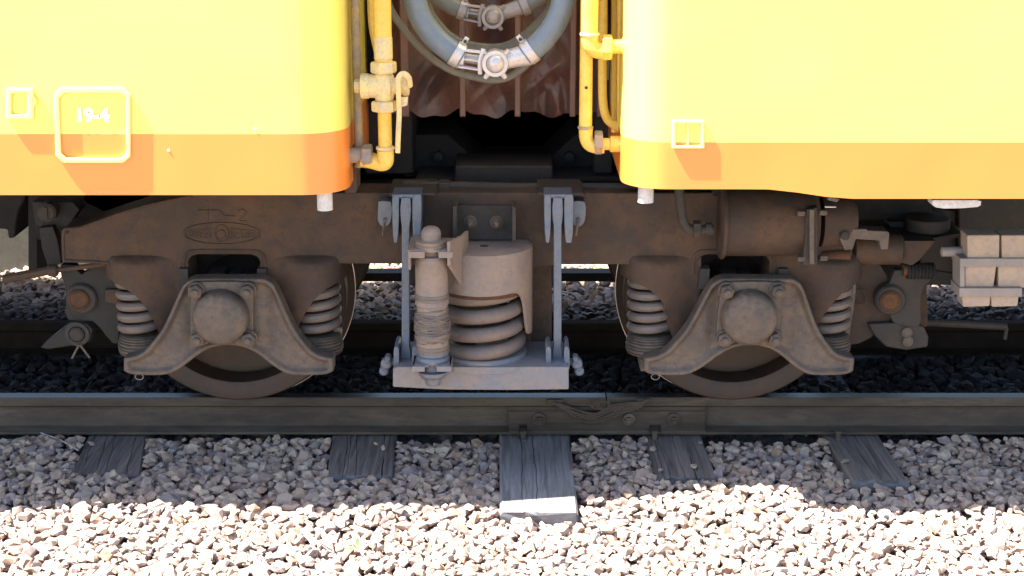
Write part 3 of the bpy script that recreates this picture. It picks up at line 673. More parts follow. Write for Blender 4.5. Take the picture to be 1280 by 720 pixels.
# wrinkled gaiter: slanting folds of cloth
mb = MB(); rr = random.Random(9); nz, na_ = 90, 64; vs = []
za, zb_ = zz(430), zz(388)
folds = [(rr.uniform(0, 6.28), rr.uniform(.05, .95), rr.uniform(-.55, .55), rr.uniform(.05, .10)) for _ in range(17)]
for i in range(nz+1):
    t = i/nz
    for j in range(na_):
        a = 2*PI*j/na_; d = 0
        for (ph, tc_, sl, wd) in folds:
            c_ = tc_+sl*.45*math.sin(a-ph); d += math.exp(-((t-c_)/(wd*.30))**2)
        r = .0545+.006*math.sin(PI*t)+.0075*min(d, 1.4)
        vs.append((SX+r*math.cos(a), SY+r*math.sin(a), za+(zb_-za)*t))
mb.add(vs, [(i*na_+j, i*na_+(j+1) % na_, (i+1)*na_+(j+1) % na_, (i+1)*na_+j) for i in range(nz) for j in range(na_)])
gt = mb.build('gaiter', 'coil', dm, angle=180)
for k in range(11):
    t0 = .06+.088*k+rr.uniform(-.03, .03); am = rr.uniform(.06, .17)*(1 if k % 2 else -1); ph = rr.uniform(-.9, .9); pts_ = []
    for q in range(41):
        a = 2*PI*q/40; t = min(.99, max(.01, t0+am*math.sin(a+ph)+.02*math.sin(3*a+k)))
        rad_ = .0565+.006*math.sin(PI*t)+.002*math.sin(5*a+k*2)
        pts_.append((SX+rad_*math.cos(a), SY+rad_*math.sin(a), za+(zb_-za)*t))
    MB().tube(pts_, .0042, 6).build('cord', 'coil', gt)
# top cap, washers
zt = zz(313)
MB().lathe([(.04, PZ(322,SY)), (.040, PZ(312,SY)), (.060, PZ(311,SY)), (.061, PZ(306,SY)), (.056, PZ(305,SY)), (.057, PZ(304.5,SY)), (.058, PZ(300.5,SY)), (.036, PZ(299.5,SY)), (.0375, PZ(292,SY)), (.036, PZ(289,SY)), (.028, PZ(285,SY)), (.016, PZ(283,SY)), (.0001, PZ(282.3,SY))], (SX, SY, 0), 'Z', 36).build('damper_cap', 'tan', dm, angle=50)
MB().lathe([(.0001, zz(485)), (.026, zz(484.5)), (.031, zz(482)), (.033, zz(476)), (.046, zz(475)), (.052, zz(472)), (.056, zz(470)), (.057, zz(467)), (.03, zz(466.5)), (.026, zz(456)), (.058, zz(455.5)), (.061, zz(453)), (.060, zz(449)), (.052, zz(447)), (.060, zz(446)), (.061, zz(442)), (.05, zz(441))], (SX, SY, 0), 'Z', 36).build('damper_foot', 'blue', dm, angle=50)
# damper brackets (forked plates) upper on the cover, lower on the plank
ub = MB()
zu0, zu1 = PZ(322.5, SY-.075), PZ(314.5, SY-.075)
for sx0, sx1 in ((511, 531), (548, 566)):
    ub.box(PX(sx0, SY-.07, 318), PX(sx1, SY-.07, 318), SY-.078, SY-.060, zu0, zu1)
xa, xb = PX(511, SY-.07, 318), PX(566, SY-.07, 318)
ub.box(xa, SX-.012, SY-.062, BY-.03, zu1-.006, zu1+.002); ub.box(SX+.012, xb, SY-.062, BY-.1, zu1-.006, zu1+.002); ub.box(SX-.012, SX+.012, SY+.01, BY-.03, zu1-.006, zu1+.001)
ub.ext([(xa-.004, zu0-.045), (xa+.006, zu0-.048), (xa+.006, zu1+.004), (xa-.004, zu1+.004)], SY-.07, BY-.1)
up = ub.build('damper_bracket', 'tan', bog, bevel=.002)
# gusset plate standing out of the cover
gx = PX(567, SY-.04, 330)
g0 = [(SY-.075, PZ(302, SY-.075)), (SY-.075, PZ(332, SY-.075)), (SY-.05, PZ(336, SY-.05)), (BY-.16, PZ(358, BY-.16)), (BY-.10, PZ(358, BY-.16)), (BY-.10, PZ(297, BY-.13)+.02), (BY-.15, PZ(303, BY-.13)+.035)]
def sideplate(mb, x0, x1, pts, skew=0):
    n = len(pts); vs = [(x0+skew*(y-SY), y, z) for y, z in pts]+[(x1+skew*(y-SY), y, z) for y, z in pts]
    return mb.add(vs, [tuple(range(n)), tuple(range(2*n-1, n-1, -1))]+[(i, (i+1) % n, (i+1) % n+n, i+n) for i in range(n)])
sideplate(MB(), gx, gx+.012, g0, .30).build('gusset', 'tan', up, bevel=.002)
lb = MB(); zl0, zl1 = PZ(464.5, SY-.07), PZ(458, SY-.07)
for sx0, sx1 in ((515, 531), (546, 564)):
    lb.box(PX(sx0, SY-.07, 460), PX(sx1, SY-.07, 460), SY-.074, SY-.058, zl0, zl1)
xa, xb = PX(515, SY-.07, 460), PX(564, SY-.07, 460)
lb.box(xa, xb, SY+.01, PY+.01, zl1-.008, zl1+.0); lb.box(xa, SX-.014, SY-.06, SY+.012, zl1-.008, zl1); lb.box(SX+.014, xb, SY-.06, SY+.012, zl1-.008, zl1)
lb.build('lower_damper_bracket', 'plank', bog, bevel=.002)
lb = MB()
sideplate(lb, xa, xa+.009, [(SY-.05, zl0), (PY+.01, zl0-.05), (PY+.01, zl1), (SY-.05, zl1)]); sideplate(lb, xb-.009, xb, [(SY-.05, zl0), (PY+.01, zl0-.05), (PY+.01, zl1), (SY-.05, zl1)])
lb.build('bracket_web', 'tan', bog, bevel=.001)
# vertical guide post behind the spring
MB().pbox(663, 330, 690, 437, -.18, -.05).build('guide_post', 'frame', bog, bevel=.01)
MB().pext([(655,432),(662,370),(668,372),(664,436),(655,438)], -.22, -.18).build('guide_rib', 'rust', bog, bevel=.003)
# ---- brake cylinder at the right
BYC = -.33; BR = .135
xa, xb = PX(897, BYC), PX(1008, BYC); zc = PZ(284, BYC-.10)
bc = MB().lathe([(.03, xa-.012-xa), (BR-.012, -.010), (BR+.004, 0), (BR+.004, .012), (BR, .014), (BR, xb-xa), (BR*.8, xb-xa+.02)], (xa, BYC, zc), 'X', 56).build('brake_cylinder', 'frame', bog)
MB().lathe([(BR+.010, -.004), (BR+.012, .0), (BR+.012, .008), (BR+.010, .012)], (xa, BYC, zc), 'X', 48).build('cylinder_flange', 'frame', bc)
MB().pext([(1008,262),(1022,259),(1022,332),(1003,332),(1006,300)], BYC-BR-.012, BYC-.02).build('cylinder_head', 'darkgrey', bc, bevel=.005)
MB().pext([(1012,262),(1018,262),(1018,330),(1012,330)], BYC-BR-.028, BYC-BR-.01).build('head_rib', 'dust', bc, bevel=.002)
for bx, by in ((1002,267),(1029,266),(1002,324),(1030,323)):
    x, z = P(bx, by, BYC-BR-.01); MB().lathe([(.009, -.014), (.011, -.012), (.011, .012), (.009, .014)], (x, BYC-BR-.005, z), 'X', 6, 0, .2, .2+2*PI).build('bolt', 'dust', bc)
MB().lathe([(.10, 0), (.10, .09), (.08, .13), (.03, .14)], (PX(1020, BYC), BYC, zc), 'X', 40).build('cylinder_end', 'frame', bc)
# bent air pipe at the left of the cylinder
mb = MB().tube(smoothpath([P3(848,225,-.42), P3(850,250,-.42), P3(853,272,-.42), P3(859,285,-.42), P3(870,287,-.42), P3(892,287,-.42)], 6), .019, 14)
ap = mb.build('air_pipe', 'darkgrey', bog)
x, z = P(871, 286, -.42); MB().lathe([(.030, -.014), (.033, -.011), (.033, .011), (.030, .014)], (x, -.42, z), 'X', 6, 0, .2, .2+2*PI).lathe([(.024,-.012),(.024,.012)], (x+.045, -.42, z), 'X', 14).build('pipe_nut', 'darkgrey', ap, angle=25)
# push rod and clevis right
MB().pext([(1052,287),(1083,286),(1084,288),(1110,289),(1112,292),(1110,312),(1101,312),(1099,301),(1070,299),(1066,312),(1056,313),(1050,300)], -.42, -.34).build('clevis', 'dust', bog, bevel=.004)
x, z = P(1056, 294, -.43); MB().lathe([(.018, 0), (.018, -.02), (.012, -.024)], (x, -.42, z), 'Y', 14).build('bolt', 'darkgrey', bog)
MB().tube([P3(1028,322,-.30), P3(1062,319,-.30)], .026, 14).build('push_rod', 'rust', bog)
MB().lathe([(.02, 0), (.058, .01), (.062, .05), (.062, .19), (.05, .2), (.02, .2)], (PX(1060,-.25), -.25, PZ(316,-.31)), 'X', 28).build('slack_adjuster', 'frame', bog)
MB().pext([(1124,301),(1170,301),(1150,325),(1140,332),(1124,328)], -.28, -.2).build('triangle_bracket', 'frame', bog, bevel=.003)
mb = MB().lathe([(.0001, .028), (.085, .028), (.09, .02), (.09, -.02), (.06, -.028)], (PX(1152,-.1), -.1, PZ(284,-.15)), 'Z', 32)
mb.build('pad_disc', 'darkgrey', bog)
MB().pext([(1110,277),(1170,277),(1200,285),(1200,289),(1112,284)], -.05, .15).pext([(1108,295),(1168,297),(1202,291),(1202,296),(1168,303),(1110,301)], -.2, 0).build('bearer_plate', 'darkgrey', bog, bevel=.003)
# lever plates right & left: swinging brake levers with pivot bolts
def brake_rig(side):
    if side > 0:
        MB().pext([(1064,330),(1100,330),(1110,345),(1112,360),(1124,395),(1105,405),(1090,422),(1074,430),(1058,432)], -.16, -.10).build('lever_guard', 'frame', bog, bevel=.006)
        MB().pext(smooth2([(1062,352),(1070,351),(1068,380),(1064,405),(1060,432),(1053,434),(1059,400)],2), -.24, -.2).build('scraper_strip', 'dust', bog, bevel=.002)
        MB().tube(smoothpath([P3(1066,363,-.18),P3(1080,363,-.18),P3(1081,378,-.18),P3(1068,380,-.18)],2), .0035, 6).build('guard_patch', 'frame', bog)
        lv = MB().pext(smooth2([(1118,338),(1162,338),(1163,350),(1154,362),(1151,385),(1149,408),(1120,405),(1112,395),(1100,386),(1094,372),(1100,360),(1112,354)],3), -.2, -.15).build('brake_lever', 'darkgrey', bog, bevel=.005)
        x, z = P(1112, 376, -.22); xc = (x, -.2, z)
        pe = [(1085,405),(1128,403),(1155,408),(1161,422),(1160,434),(1134,438),(1108,434),(1094,421)]
        sh = MB().pext(pe, -.19, -.09).build('brake_shoe_holder', 'darkgrey', bog, bevel=.008)
        for a, b in ((1134,416),(1135,427)):
            x2, z2 = P(a, b, -.2); MB().lathe([(.024, .01), (.022, -.01), (.010, -.018)], (x2, -.19, z2), 'Y', 16).build('bolt', 'dust', sh)
        mb = MB().tube([P3(1158,403,.1), P3(1200,405,.1), P3(1258,408,.1)], .016, 10).tube([P3(1256,404,.1), P3(1258,412,.1), P3(1256,424,.1)], .008, 8).build('brake_rod', 'darkgrey', bog)
        mb = MB(); xx0, zz0 = P(1133, 338.5, -.2); prof = []
        for i in range(8): prof += [(.028, i*.014), (.034, i*.014+.004), (.034, i*.014+.009), (.028, i*.014+.013)]
        mb.lathe(prof, (xx0, -.2, zz0), 'X', 20).build('rubber_boot', 'black', bog)
        x, z = P(1132, 337.5, -.2); MB().lathe([(.024, -.012), (.024, .012)], (x, -.2, z), 'X', 16).build('boot_ring', 'rust', bog)
        MB().tube([P3(1158,338,-.2), P3(1210,346,-.2)], .009, 10).build('brake_rod', 'dark', bog)
        MB().pext([(1148,345),(1158,350),(1160,408),(1148,410)], -.05, .1).build('brake_hanger', 'frame', bog, bevel=.004)
    else:
        lv = MB().pext(smooth2([(75,331),(92,332),(102,343),(118,331),(140,332),(150,345),(150,372),(148,430),(132,420),(116,402),(85,401),(82,380),(82,360),(76,345)],2), -.18, -.12).build('brake_lever', 'dark', bog, bevel=.005)
        x, z = P(97, 376, -.22); xc = (x, -.18, z)
        MB().pext([(131,362),(148,362),(148,380),(131,378)], -.2, -.16).build('lever_stop', 'frame', bog, bevel=.003)
        sh = MB().pext([(50,435),(62,424),(80,410),(108,404),(116,412),(112,428),(92,432),(60,437)], -.2, -.12).build('brake_shoe_holder', 'dark', bog, bevel=.006)
        x2, z2 = P(96, 418, -.21)
        MB().lathe([(.034, .01), (.034, -.01), (.05, -.01), (.05, .01)], (x2, -.2, z2), 'Y', 28).build('pin_ring', 'darkgrey', sh)
        MB().lathe([(.03, .01), (.03, -.014), (.022, -.02)], (x2, -.2, z2), 'Y', 20).build('bolt', 'darkgrey', sh)
        MB().tube([P3(99,431,-.22), P3(94,440,-.22), P3(90,448,-.22)], .0045, 6).tube([P3(100,431,-.22), P3(106,439,-.22), P3(112,447,-.22)], .0045, 6).build('cotter_pin', 'dust', sh)
        MB().tube([P3(5,349,-.24), P3(66,337,-.24)], .018, 10).tube([P3(60,339,-.24), P3(132,330,-.24)], .010, 10).build('brake_rod', 'frame', bog)
        MB().lathe([(.018,-.02),(.024,-.015),(.024,.015),(.018,.02)], P3(66,338,-.24), 'X', 14).build('rod_nut', 'frame', bog)
        MB().pext([(49,285),(66,283),(72,300),(77,330),(60,334),(52,310)], -.14, -.08).build('swing_link', 'dark', bog, bevel=.004)
        x3, z3 = P(57, 267, -.2); MB().lathe([(.038, .05), (.038, -.004), (.028, -.012)], (x3, -.18, z3), 'Y', 24).box(x3-.006, x3+.006, -.20, -.19, z3-.024, z3+.024).build('slotted_pin', 'darkgrey', bog)
        MB().pext([(40,252),(90,252),(100,262),(86,282),(60,292),(44,280)], -.1, 0).build('link_bracket', 'dark', bog, bevel=.006)
    lx = lv
    MB().lathe([(.062, .02), (.062, -.012), (.055, -.02), (.046, -.020)], (xc[0]+(.005 if side > 0 else .008), xc[1], xc[2]), 'Y', 32).build('pivot_collar', 'darkgrey', lx)
    MB().lathe([(.040, .0), (.042, -.030), (.034, -.038), (.030, -.034), (.012, -.036)], xc, 'Y', 24).build('pivot_bolt', 'rust', lx)
    for a in range(6): pass
brake_rig(1); brake_rig(-1)

# ================================================================== RAIL CARS
BS = -.86; BF = 2.12; ZTOP = 3.85; CR = .155
def car_body(right, parent):
    xe = PX(778 if right else 434.5, BS+CR*.7, 160); s = 1 if right else -1
    zst = PZ(178, BS) if right else PZ(167.5, BS)
    L = 8.0
    # footprint: from far along the side to the corner, round it, then across the end, round, and back
    fp = []
    xs = [L, 4, 3]+[2.9-.1*i for i in range(60)]
    xs = [x for x in xs if x > (xe*s+CR+.02)]
    for x in xs: fp.append((s*x, BS))
    for k in range(9):
        a = PI/2*k/8; fp.append((xe+s*(CR-CR*math.sin(a)), BS+CR-CR*math.cos(a)))
    for k in range(9):
        a = PI/2*k/8; fp.append((xe+s*(CR-CR*math.cos(a)), BF-CR+CR*math.sin(a)))
    fp.append((s*L, BF))
    xs1, xs2 = PX(955, BS, 240), PX(1062, BS, 247)
    z1, z2, z3 = PZ(236.5, BS), PZ(248.5, BS), PZ(243.8, BS)
    def zb(x, y):
        if not right: return z3
        t = max(0, min(1, (x-xs1)/(xs2-xs1))); t = t*t*(3-2*t)*.75+t*.25
        return z1+(z2-z1)*t
    levels = lambda x, y: [zb(x, y)+.14 if False else 1.10, zb(x, y), zb(x, y), zst, 1.9, 2.8, ZTOP-.12, ZTOP-.03, ZTOP]
    mb = MB(); n = len(fp); vs = []
    cyc = (BS+BF)/2
    for i, (x, y) in enumerate(fp):
        lv = levels(x, y)
        for k, z in enumerate(lv):
            ins = {0: .025, 1: .012, 7: .06, 8: .22}.get(k, 0)
            ix = x+s*ins*(1 if abs(x-xe) < CR+.01 else 0); iy = y+(ins if y < cyc else -ins)
            vs.append((ix, iy, z))
    m = 9
    for i in range(n-1):
        for k in range(m-1):
            q = (i*m+k, (i+1)*m+k, (i+1)*m+k+1, i*m+k+1)
            mb.add([vs[j] for j in q], [(0,1,2,3)], 1 if k < 3 else 0)
    mb.add([vs[i*m] for i in range(n)], [tuple(range(n))], 2)
    mb.add([vs[i*m+8] for i in range(n)], [tuple(range(n))], 0)
    o = mb.build('body_shell', ['yellow', 'orange', 'black'], parent); weld(o); o.data.shade_smooth(); o.data.set_sharp_from_angle(angle=R(38))
    return o, xe
lc = empty('rail_car', (-4, .53, 1.05), 'yellow railway car with orange lower band, number 19-4, left of the gap', 'train car', 'yellow railway cars')
rc = empty('rail_car', (4, .53, 1.05), 'yellow railway car with orange lower band and dented skirt, right of the gap', 'train car', 'yellow railway cars')
lb_, xel = car_body(False, lc); rb__, xer = car_body(True, rc)
# octagonal raised frame and number on left car
def ring_frame(outer, inner, Y0, Y1, name, mat, parent, bevel=.003, zs=None):
    n = len(outer); mb = MB()
    A = [P(a, b, Y0) for a, b in outer]; B = [P(a, b, Y0) for a, b in inner]
    vs = [(x, Y0, z) for x, z in A]+[(x, Y0, z) for x, z in B]+[(x, Y1, z) for x, z in A]+[(x, Y1, z) for x, z in B]
    fs = []
    for i in range(n):
        j = (i+1) % n
        fs += [(i, j, n+j, n+i), (2*n+i, 3*n+i, 3*n+j, 2*n+j), (i, 2*n+i, 2*n+j, j), (n+i, n+j, 3*n+j, 3*n+i)]
    mi = []
    for f in fs:
        if zs is None: mi.append(0)
        else: mi.append(1 if sum(vs[q][2] for q in f)/4 < zs else 0)
    for f, q in zip(fs, mi): mb.add([vs[k] for k in f], [(0,1,2,3)], q)
    o = mb.build(name, mat, parent, smooth=False); weld(o)
    b = o.modifiers.new('bevel', 'BEVEL'); b.width = bevel; b.segments = 2; b.limit_method = 'ANGLE'; b.angle_limit = R(30)
    return o
def split_at(pts, y):
    out = []
    n = len(pts)
    for i in range(n):
        a, b = pts[i], pts[(i+1) % n]; out.append(a)
        if (a[1]-y)*(b[1]-y) < 0: t = (y-a[1])/(b[1]-a[1]); out.append((a[0]+t*(b[0]-a[0]), y))
    return out
oct_o = split_at([(75,109),(153,109),(163,118),(163,196),(154,204),(78,204),(69,195),(67,118)], 167.5)
oct_i = split_at([(80,117),(149,117),(156.5,123),(158,191),(151,197.5),(83,197.5),(76,191),(73.5,123)], 167.5)
ring_frame(oct_o, oct_i, BS-.013, BS-.0005, 'number_frame', 'palepaint', lc, bevel=.0055)
x, z = P(115, 144.5, BS-.004); text_mesh('car_number', '19-4', .062, (x, BS-.0035, z), 'text', lc, .0012, 1.05)
ring_frame([(7,110),(42,110),(42,150),(7,150)], [(14,117),(33,117),(33,143),(14,143)], BS-.013, BS-.0005, 'lamp_bracket', 'palepaint', lc, bevel=.006)
MB().pext([(42,121),(45,126),(45,131),(42,134)], BS-.02, BS-.0005).build('bracket_ear', 'yellow', lc, bevel=.003)
ring_frame([(840,150),(881,150),(881,186),(840,186)], [(845,155),(876,155),(876,182),(845,182)], BS-.012, BS-.0005, 'lamp_bracket', 'palepaint', rc, bevel=.005)
MB().pext([(858.5,155),(861.5,155),(861.5,182),(858.5,182)], BS-.008, BS-.0005).build('bracket_bar', 'palepaint', rc, bevel=.002)
for bx, by in ((319,161),(211,188)):
    x, z = P(bx, by, BS); MB().lathe([(.006, .002), (.004, -.002), (.0001, -.003)], (x, BS, z), 'Y', 12).build('paint_chip', 'text', lc)
# drain stubs
for px_, y0, y1, par in ((406, 238, 262, lc), (807, 232, 252.5, rc)):
    x, _ = P(px_, 250, BS+.08); MB().lathe([(.028, PZ(y0, BS+.08)), (.028, PZ(y1, BS+.08)), (.021, PZ(y1, BS+.08)), (.021, PZ(y0, BS+.08))][::-1], (x, BS+.08, 0), 'Z', 24).build('drain_stub', 'white', par)
MB().pext(smooth2([(1166,250),(1222,250),(1226,254),(1222,259),(1180,261),(1166,257),(1166,250)],2)[:-1], BS+.03, BS+.10).build('foot_step', 'white', rc, bevel=.003)
MB().pext([(1037,246),(1050,249),(1046,253),(1034,250)], BS+.03, BS+.1).build('skirt_tab', 'dust', rc, bevel=.002)
MB().tube([P3(1031,258.5,BS+.1), P3(1045,258.8,BS+.1)], .003, 6).build('wire_end', 'alloy', rc)
# underfloor equipment of the cars (dark), and added black plates that fill in shade
MB().pext([(-60,238),(34,238),(31,250),(24,262),(20,280),(19,297),(10,299),(9,287),(-60,282)], .25, .9).build('underfloor_box', 'black', lc, bevel=.01)
MB().pbox(35, 236, 47, 346, .15, .8).build('equipment_post', 'black', lc, bevel=.006)
MB().pext([(36,236),(104,236),(106,250),(130,262),(240,262),(260,246),(260,236),(196,236),(195,244),(172,250),(163,236),(130,236),(134,262),(80,300),(47,300)], .12, .7).build('underframe_fill', 'black', lc, bevel=.006)  # added dark plate, outlined to fill the black shade under the car
MB().pbox(1040, 240, 1165, 276, .0, 1.0).build('underfloor_box', 'black', rc, bevel=.01)
MB().pbox(1056, 236, 1155, 357, .75, 1.3).build('underfloor_box', 'black', rc, bevel=.01)  # added backing plate, closes a bright gap under the car
MB().pbox(1150, 262, 1204, 357, .35, 1.2).build('underfloor_box', 'darkgrey', rc, bevel=.01)
MB().pbox(1198, 238, 1420, 357, .30, 1.2).build('underfloor_box', 'darkgrey', rc, bevel=.01)
MB().pext([(1150,262),(1178,262),(1188,276),(1188,292),(1172,292),(1170,280),(1150,278)], .05, .2).build('cable_duct', 'dark', rc, bevel=.005)
MB().pbox(890, 236, 1066, 246, -.3, .1).build('underframe_fill', 'black', rc, bevel=.004)
MB().box(xel-3.2, xel-.03, -.4, 1.5, .99, 1.09).build('floor_frame', 'black', lc)
MB().box(xer+.03, xer+3.2, -.4, 1.5, .99, 1.09).build('floor_frame', 'black', rc)
# strapped block pair at the right
tb = empty('strapped_block', tuple(P3(1240, 384, -.40)), 'two dusty tan blocks held by grey steel straps below the right car', 'strapped block')
BY0 = -.42
for a, b, c, d in ((1209,1250,1207,1249),(1252,1294,1250.5,1293)):
    MB().pext([(a,294),(b,293.5),(b-.5,325),(a+.5,325)], BY0, BY0+.10).build('block', 'block', tb, bevel=.006)
for a, b, a2, b2 in ((1206,1246,1203,1237),(1248,1287,1239,1272)):
    MB().pext([(a,331),(b,331),(b-4,360),(a,360)], BY0+.01, BY0+.10).build('block', 'block', tb, bevel=.005)
    MB().pext([(a2-1,368),(b2+2,368),(b2,383),(a2+1,384)], BY0+.012, BY0+.10).build('block', 'block', tb, bevel=.005)
MB().pbox(1200, 323, 1296, 334, BY0-.012, BY0+.115).build('strap', 'strap', tb, bevel=.004)
MB().pbox(1199, 360, 1278, 371.5, BY0-.012, BY0+.115).build('strap', 'strap', tb, bevel=.004)
MB().pext([(1200,326),(1206,330),(1206,362),(1200,366)], BY0, BY0+.11).build('strap', 'strap', tb, bevel=.002)
x, z = P(1176, 314.5, BY0+.08); MB().lathe([(.012, 0), (.0195, .004), (.0195, .14)], (x, BY0+.08, z), 'X', 20).build('mounting_pin', 'strap', tb)

# ---- air pipe with cock on the left car end
YP = -.70
def hexnut(mb, c, r, h, ax, rot=.26): return mb.lathe([(r*.92, -h/2), (r, -h/2+h*.15), (r, h/2-h*.15), (r*.92, h/2)], c, ax, 6, 0, rot, rot+2*PI)
x478 = PX(479, YP, 60); pz = lambda y: PZ(y, YP)
mb = MB().lathe([(.027, pz(205)-.0), (.027, pz(-420))], (x478, YP, 0), 'Z', 24)
mb = MB().tube([(x478, YP, 2.7), (x478, YP, pz(90))], .031, 20).tube([(x478, YP, pz(138)), (x478, YP, pz(196))], .0245, 20)
lp = mb.build('air_pipe', 'pipe', lc)
mb = MB().lathe([(.031, pz(74)), (.033, pz(73)), (.033, pz(47)), (.031, pz(46))], (x478, YP, 0), 'Z', 24).lathe([(.022, pz(82)), (.022, pz(72))], (x478, YP, 0), 'Z', 20)
mb.build('pipe_sleeve', 'pipedirty', lp)
hexnut(MB(), (x478, YP, pz(84)), .047, pz(77)-pz(91), 'Z').build('hex_nut', 'pipedirty', lp, angle=25)
hexnut(MB(), (x478, YP, pz(132.5)), .047, pz(126)-pz(139), 'Z').build('hex_nut', 'pipedirty', lp, angle=25)
mb = MB().lathe([(.030, pz(91)), (.036, pz(95)), (.038, pz(104)), (.038, pz(112)), (.036, pz(120)), (.030, pz(126))], (x478, YP, 0), 'Z', 24)
xv0, xv1 = PX(450, YP, 107), PX(506, YP, 107)
mb.lathe([(.030, 0), (.045, .004), (.045, .030), (.042, .034), (.042, xv1-xv0-.05), (.030, xv1-xv0-.045), (.030, xv1-xv0)], (xv0, YP, pz(107.5)), 'X', 28)
vb = mb.build('valve_body', 'pipedirty', lp)
hexnut(MB(), (xv0-.010, YP, pz(107.5)), .024, .02, 'X').build('valve_nut', 'pipedirty', vb, angle=25); hexnut(MB(), (xv1+.004, YP, pz(107.5)), .034, .024, 'X').build('valve_nut', 'pipedirty', vb, angle=25)
# handle: hooks over the valve end and hangs down
hp = smoothpath([P3(513,108,YP-.03), P3(511,97,YP-.05), P3(504,92,YP-.055), P3(498,98,YP-.055), P3(498,115,YP-.05), P3(499,140,YP-.045), P3(498,165,YP-.045), P3(497,191,YP-.045)], 5)
MB().tube(hp, .0105, 10, flat=.7).build('valve_handle', 'pipedirty', vb)
MB().pext([(497,122),(510,121),(509,132),(501,134),(499,190),(497,190)], YP-.045, YP-.035).build('handle_web', 'pipedirty', vb, bevel=.002)
# lower elbow
mb = MB().tube(smoothpath([(x478, YP, pz(188)), (x478, YP, pz(197)), (x478-.004, YP+.010, pz(203)), (x478-.02, YP+.02, pz(205)), (x478-.05, YP+.03, pz(203)), (x478-.09, YP+.03, pz(200))], 5), [.030]*26, 18)
mb.build('elbow', 'pipe', lp); MB().lathe([(.031, pz(187)), (.0335, pz(186)), (.0335, pz(183.5)), (.031, pz(183))], (x478, YP, 0), 'Z', 24).build('elbow_collar', 'pipedirty', lp)
hexnut(MB(), (PX(459, YP+.03, 195), YP+.03, pz(197)), .043, .036, 'X').build('union_nut', 'pipegrey', lp, angle=25)
MB().lathe([(.030, 0), (.026, .05), (.034, .055), (.034, .075)], (PX(434, YP+.03, 197), YP+.03, pz(196)), 'X', 20).build('union_tail', 'pipegrey', lp)
# thin pipes behind on left
xq = PX(446, -.6, 60)
MB().tube([(xq, -.62, 2.7), (xq, -.62, 1.1)], .016, 12).build('thin_pipe', 'pipegrey', lc)
MB().tube(smoothpath([P3(463,-80,-.55), P3(463,0,-.55), P3(466,40,-.55), P3(474,75,-.5)], 5), .012, 10).build('thin_pipe', 'pipe', lc)
MB().pbox(430, 183, 446, 242, -.60, -.45).build('corner_bracket', 'frame', lc, bevel=.01)
# ---- pipes on right car end
YR = -.66; pr_ = lambda y: PZ(y, YR)
xr1 = PX(737, YR, 20); xr2 = PX(732.5, YR+.02, 120)
mb = MB().tube([(xr1, YR-.03, 2.7), (xr1, YR-.03, pr_(40))], .0295, 20); mb.tube([(xr2, YR+.03, 2.7), (xr2, YR+.03, pr_(160))], .0235, 20)
rp = mb.build('air_pipe', 'pipe', rc)
def bend(a, b, c, r, parent, mat, Y, name='elbow'):
    MB().tube(smoothpath([P3(*p, Y) for p in (a,)+tuple(b)+(c,)], 5), r, 18).build(name, mat, parent)
bend((737.5,40), [(738,52),(742,60),(750,63)], (760,62), .0305, rp, 'pipe', YR-.03)
bend((732.5,158), [(732.5,170),(736,179),(744,183)], (755,183), .0255, rp, 'pipe', YR+.03)
MB().lathe([(.031, pr_(44)), (.035, pr_(42.5)), (.035, pr_(40)), (.031, pr_(39))], (xr1, YR-.03, 0), 'Z', 24).build('elbow_collar', 'pipedirty', rp)
MB().lathe([(.025, pr_(163)), (.0285, pr_(162)), (.0285, pr_(160)), (.025, pr_(159))], (xr2, YR+.03, 0), 'Z', 24).build('elbow_collar', 'pipegrey', rp)
hexnut(MB(), (PX(759, YR-.03, 60), YR-.03, PZ(59, YR-.03)), .045, .034, 'X').build('union_nut', 'pipe', rp, angle=25)
MB().lathe([(.026, 0), (.026, .035), (.034, .04), (.034, .10)], (PX(764, YR-.03, 60), YR-.03, PZ(58, YR-.03)), 'X', 20).build('union_tail', 'pipe', rp)
hexnut(MB(), (PX(748, YR+.03, 178), YR+.03, PZ(178, YR+.03)), .043, .030, 'X').build('union_nut', 'pipegrey', rp, angle=25)
MB().lathe([(.022, 0), (.022, .025), (.030, .03), (.030, .10)], (PX(753, YR+.03, 178), YR+.03, PZ(180, YR+.03)), 'X', 20).build('union_tail', 'pipe', rp)
x, z = P(732.5, 110, YR); MB().lathe([(.0065, .002), (.005, -.003), (.0001, -.004)], (xr2, YR+.03-.0235, z), 'Y', 12).build('pipe_rust_spot', 'rust', rp)
MB().tube(smoothpath([P3(754,-300,-.5), P3(754,0,-.5), P3(753,90,-.5), P3(754,130,-.5), P3(760,150,-.5), P3(775,160,-.5)], 6), .0165, 12).build('thin_pipe', 'pipe', rc)
MB().tube([P3(769,-300,-.45), P3(768,165,-.45)], .012, 10).tube([P3(776,-300,-.5), P3(775,165,-.5)], .012, 10).build('thin_pipe', 'pipe', rc)
MB().tube([P3(761,60,-.45), P3(760,100,-.45)], .004, 6).build('green_wire', 'hoseolive', rc)

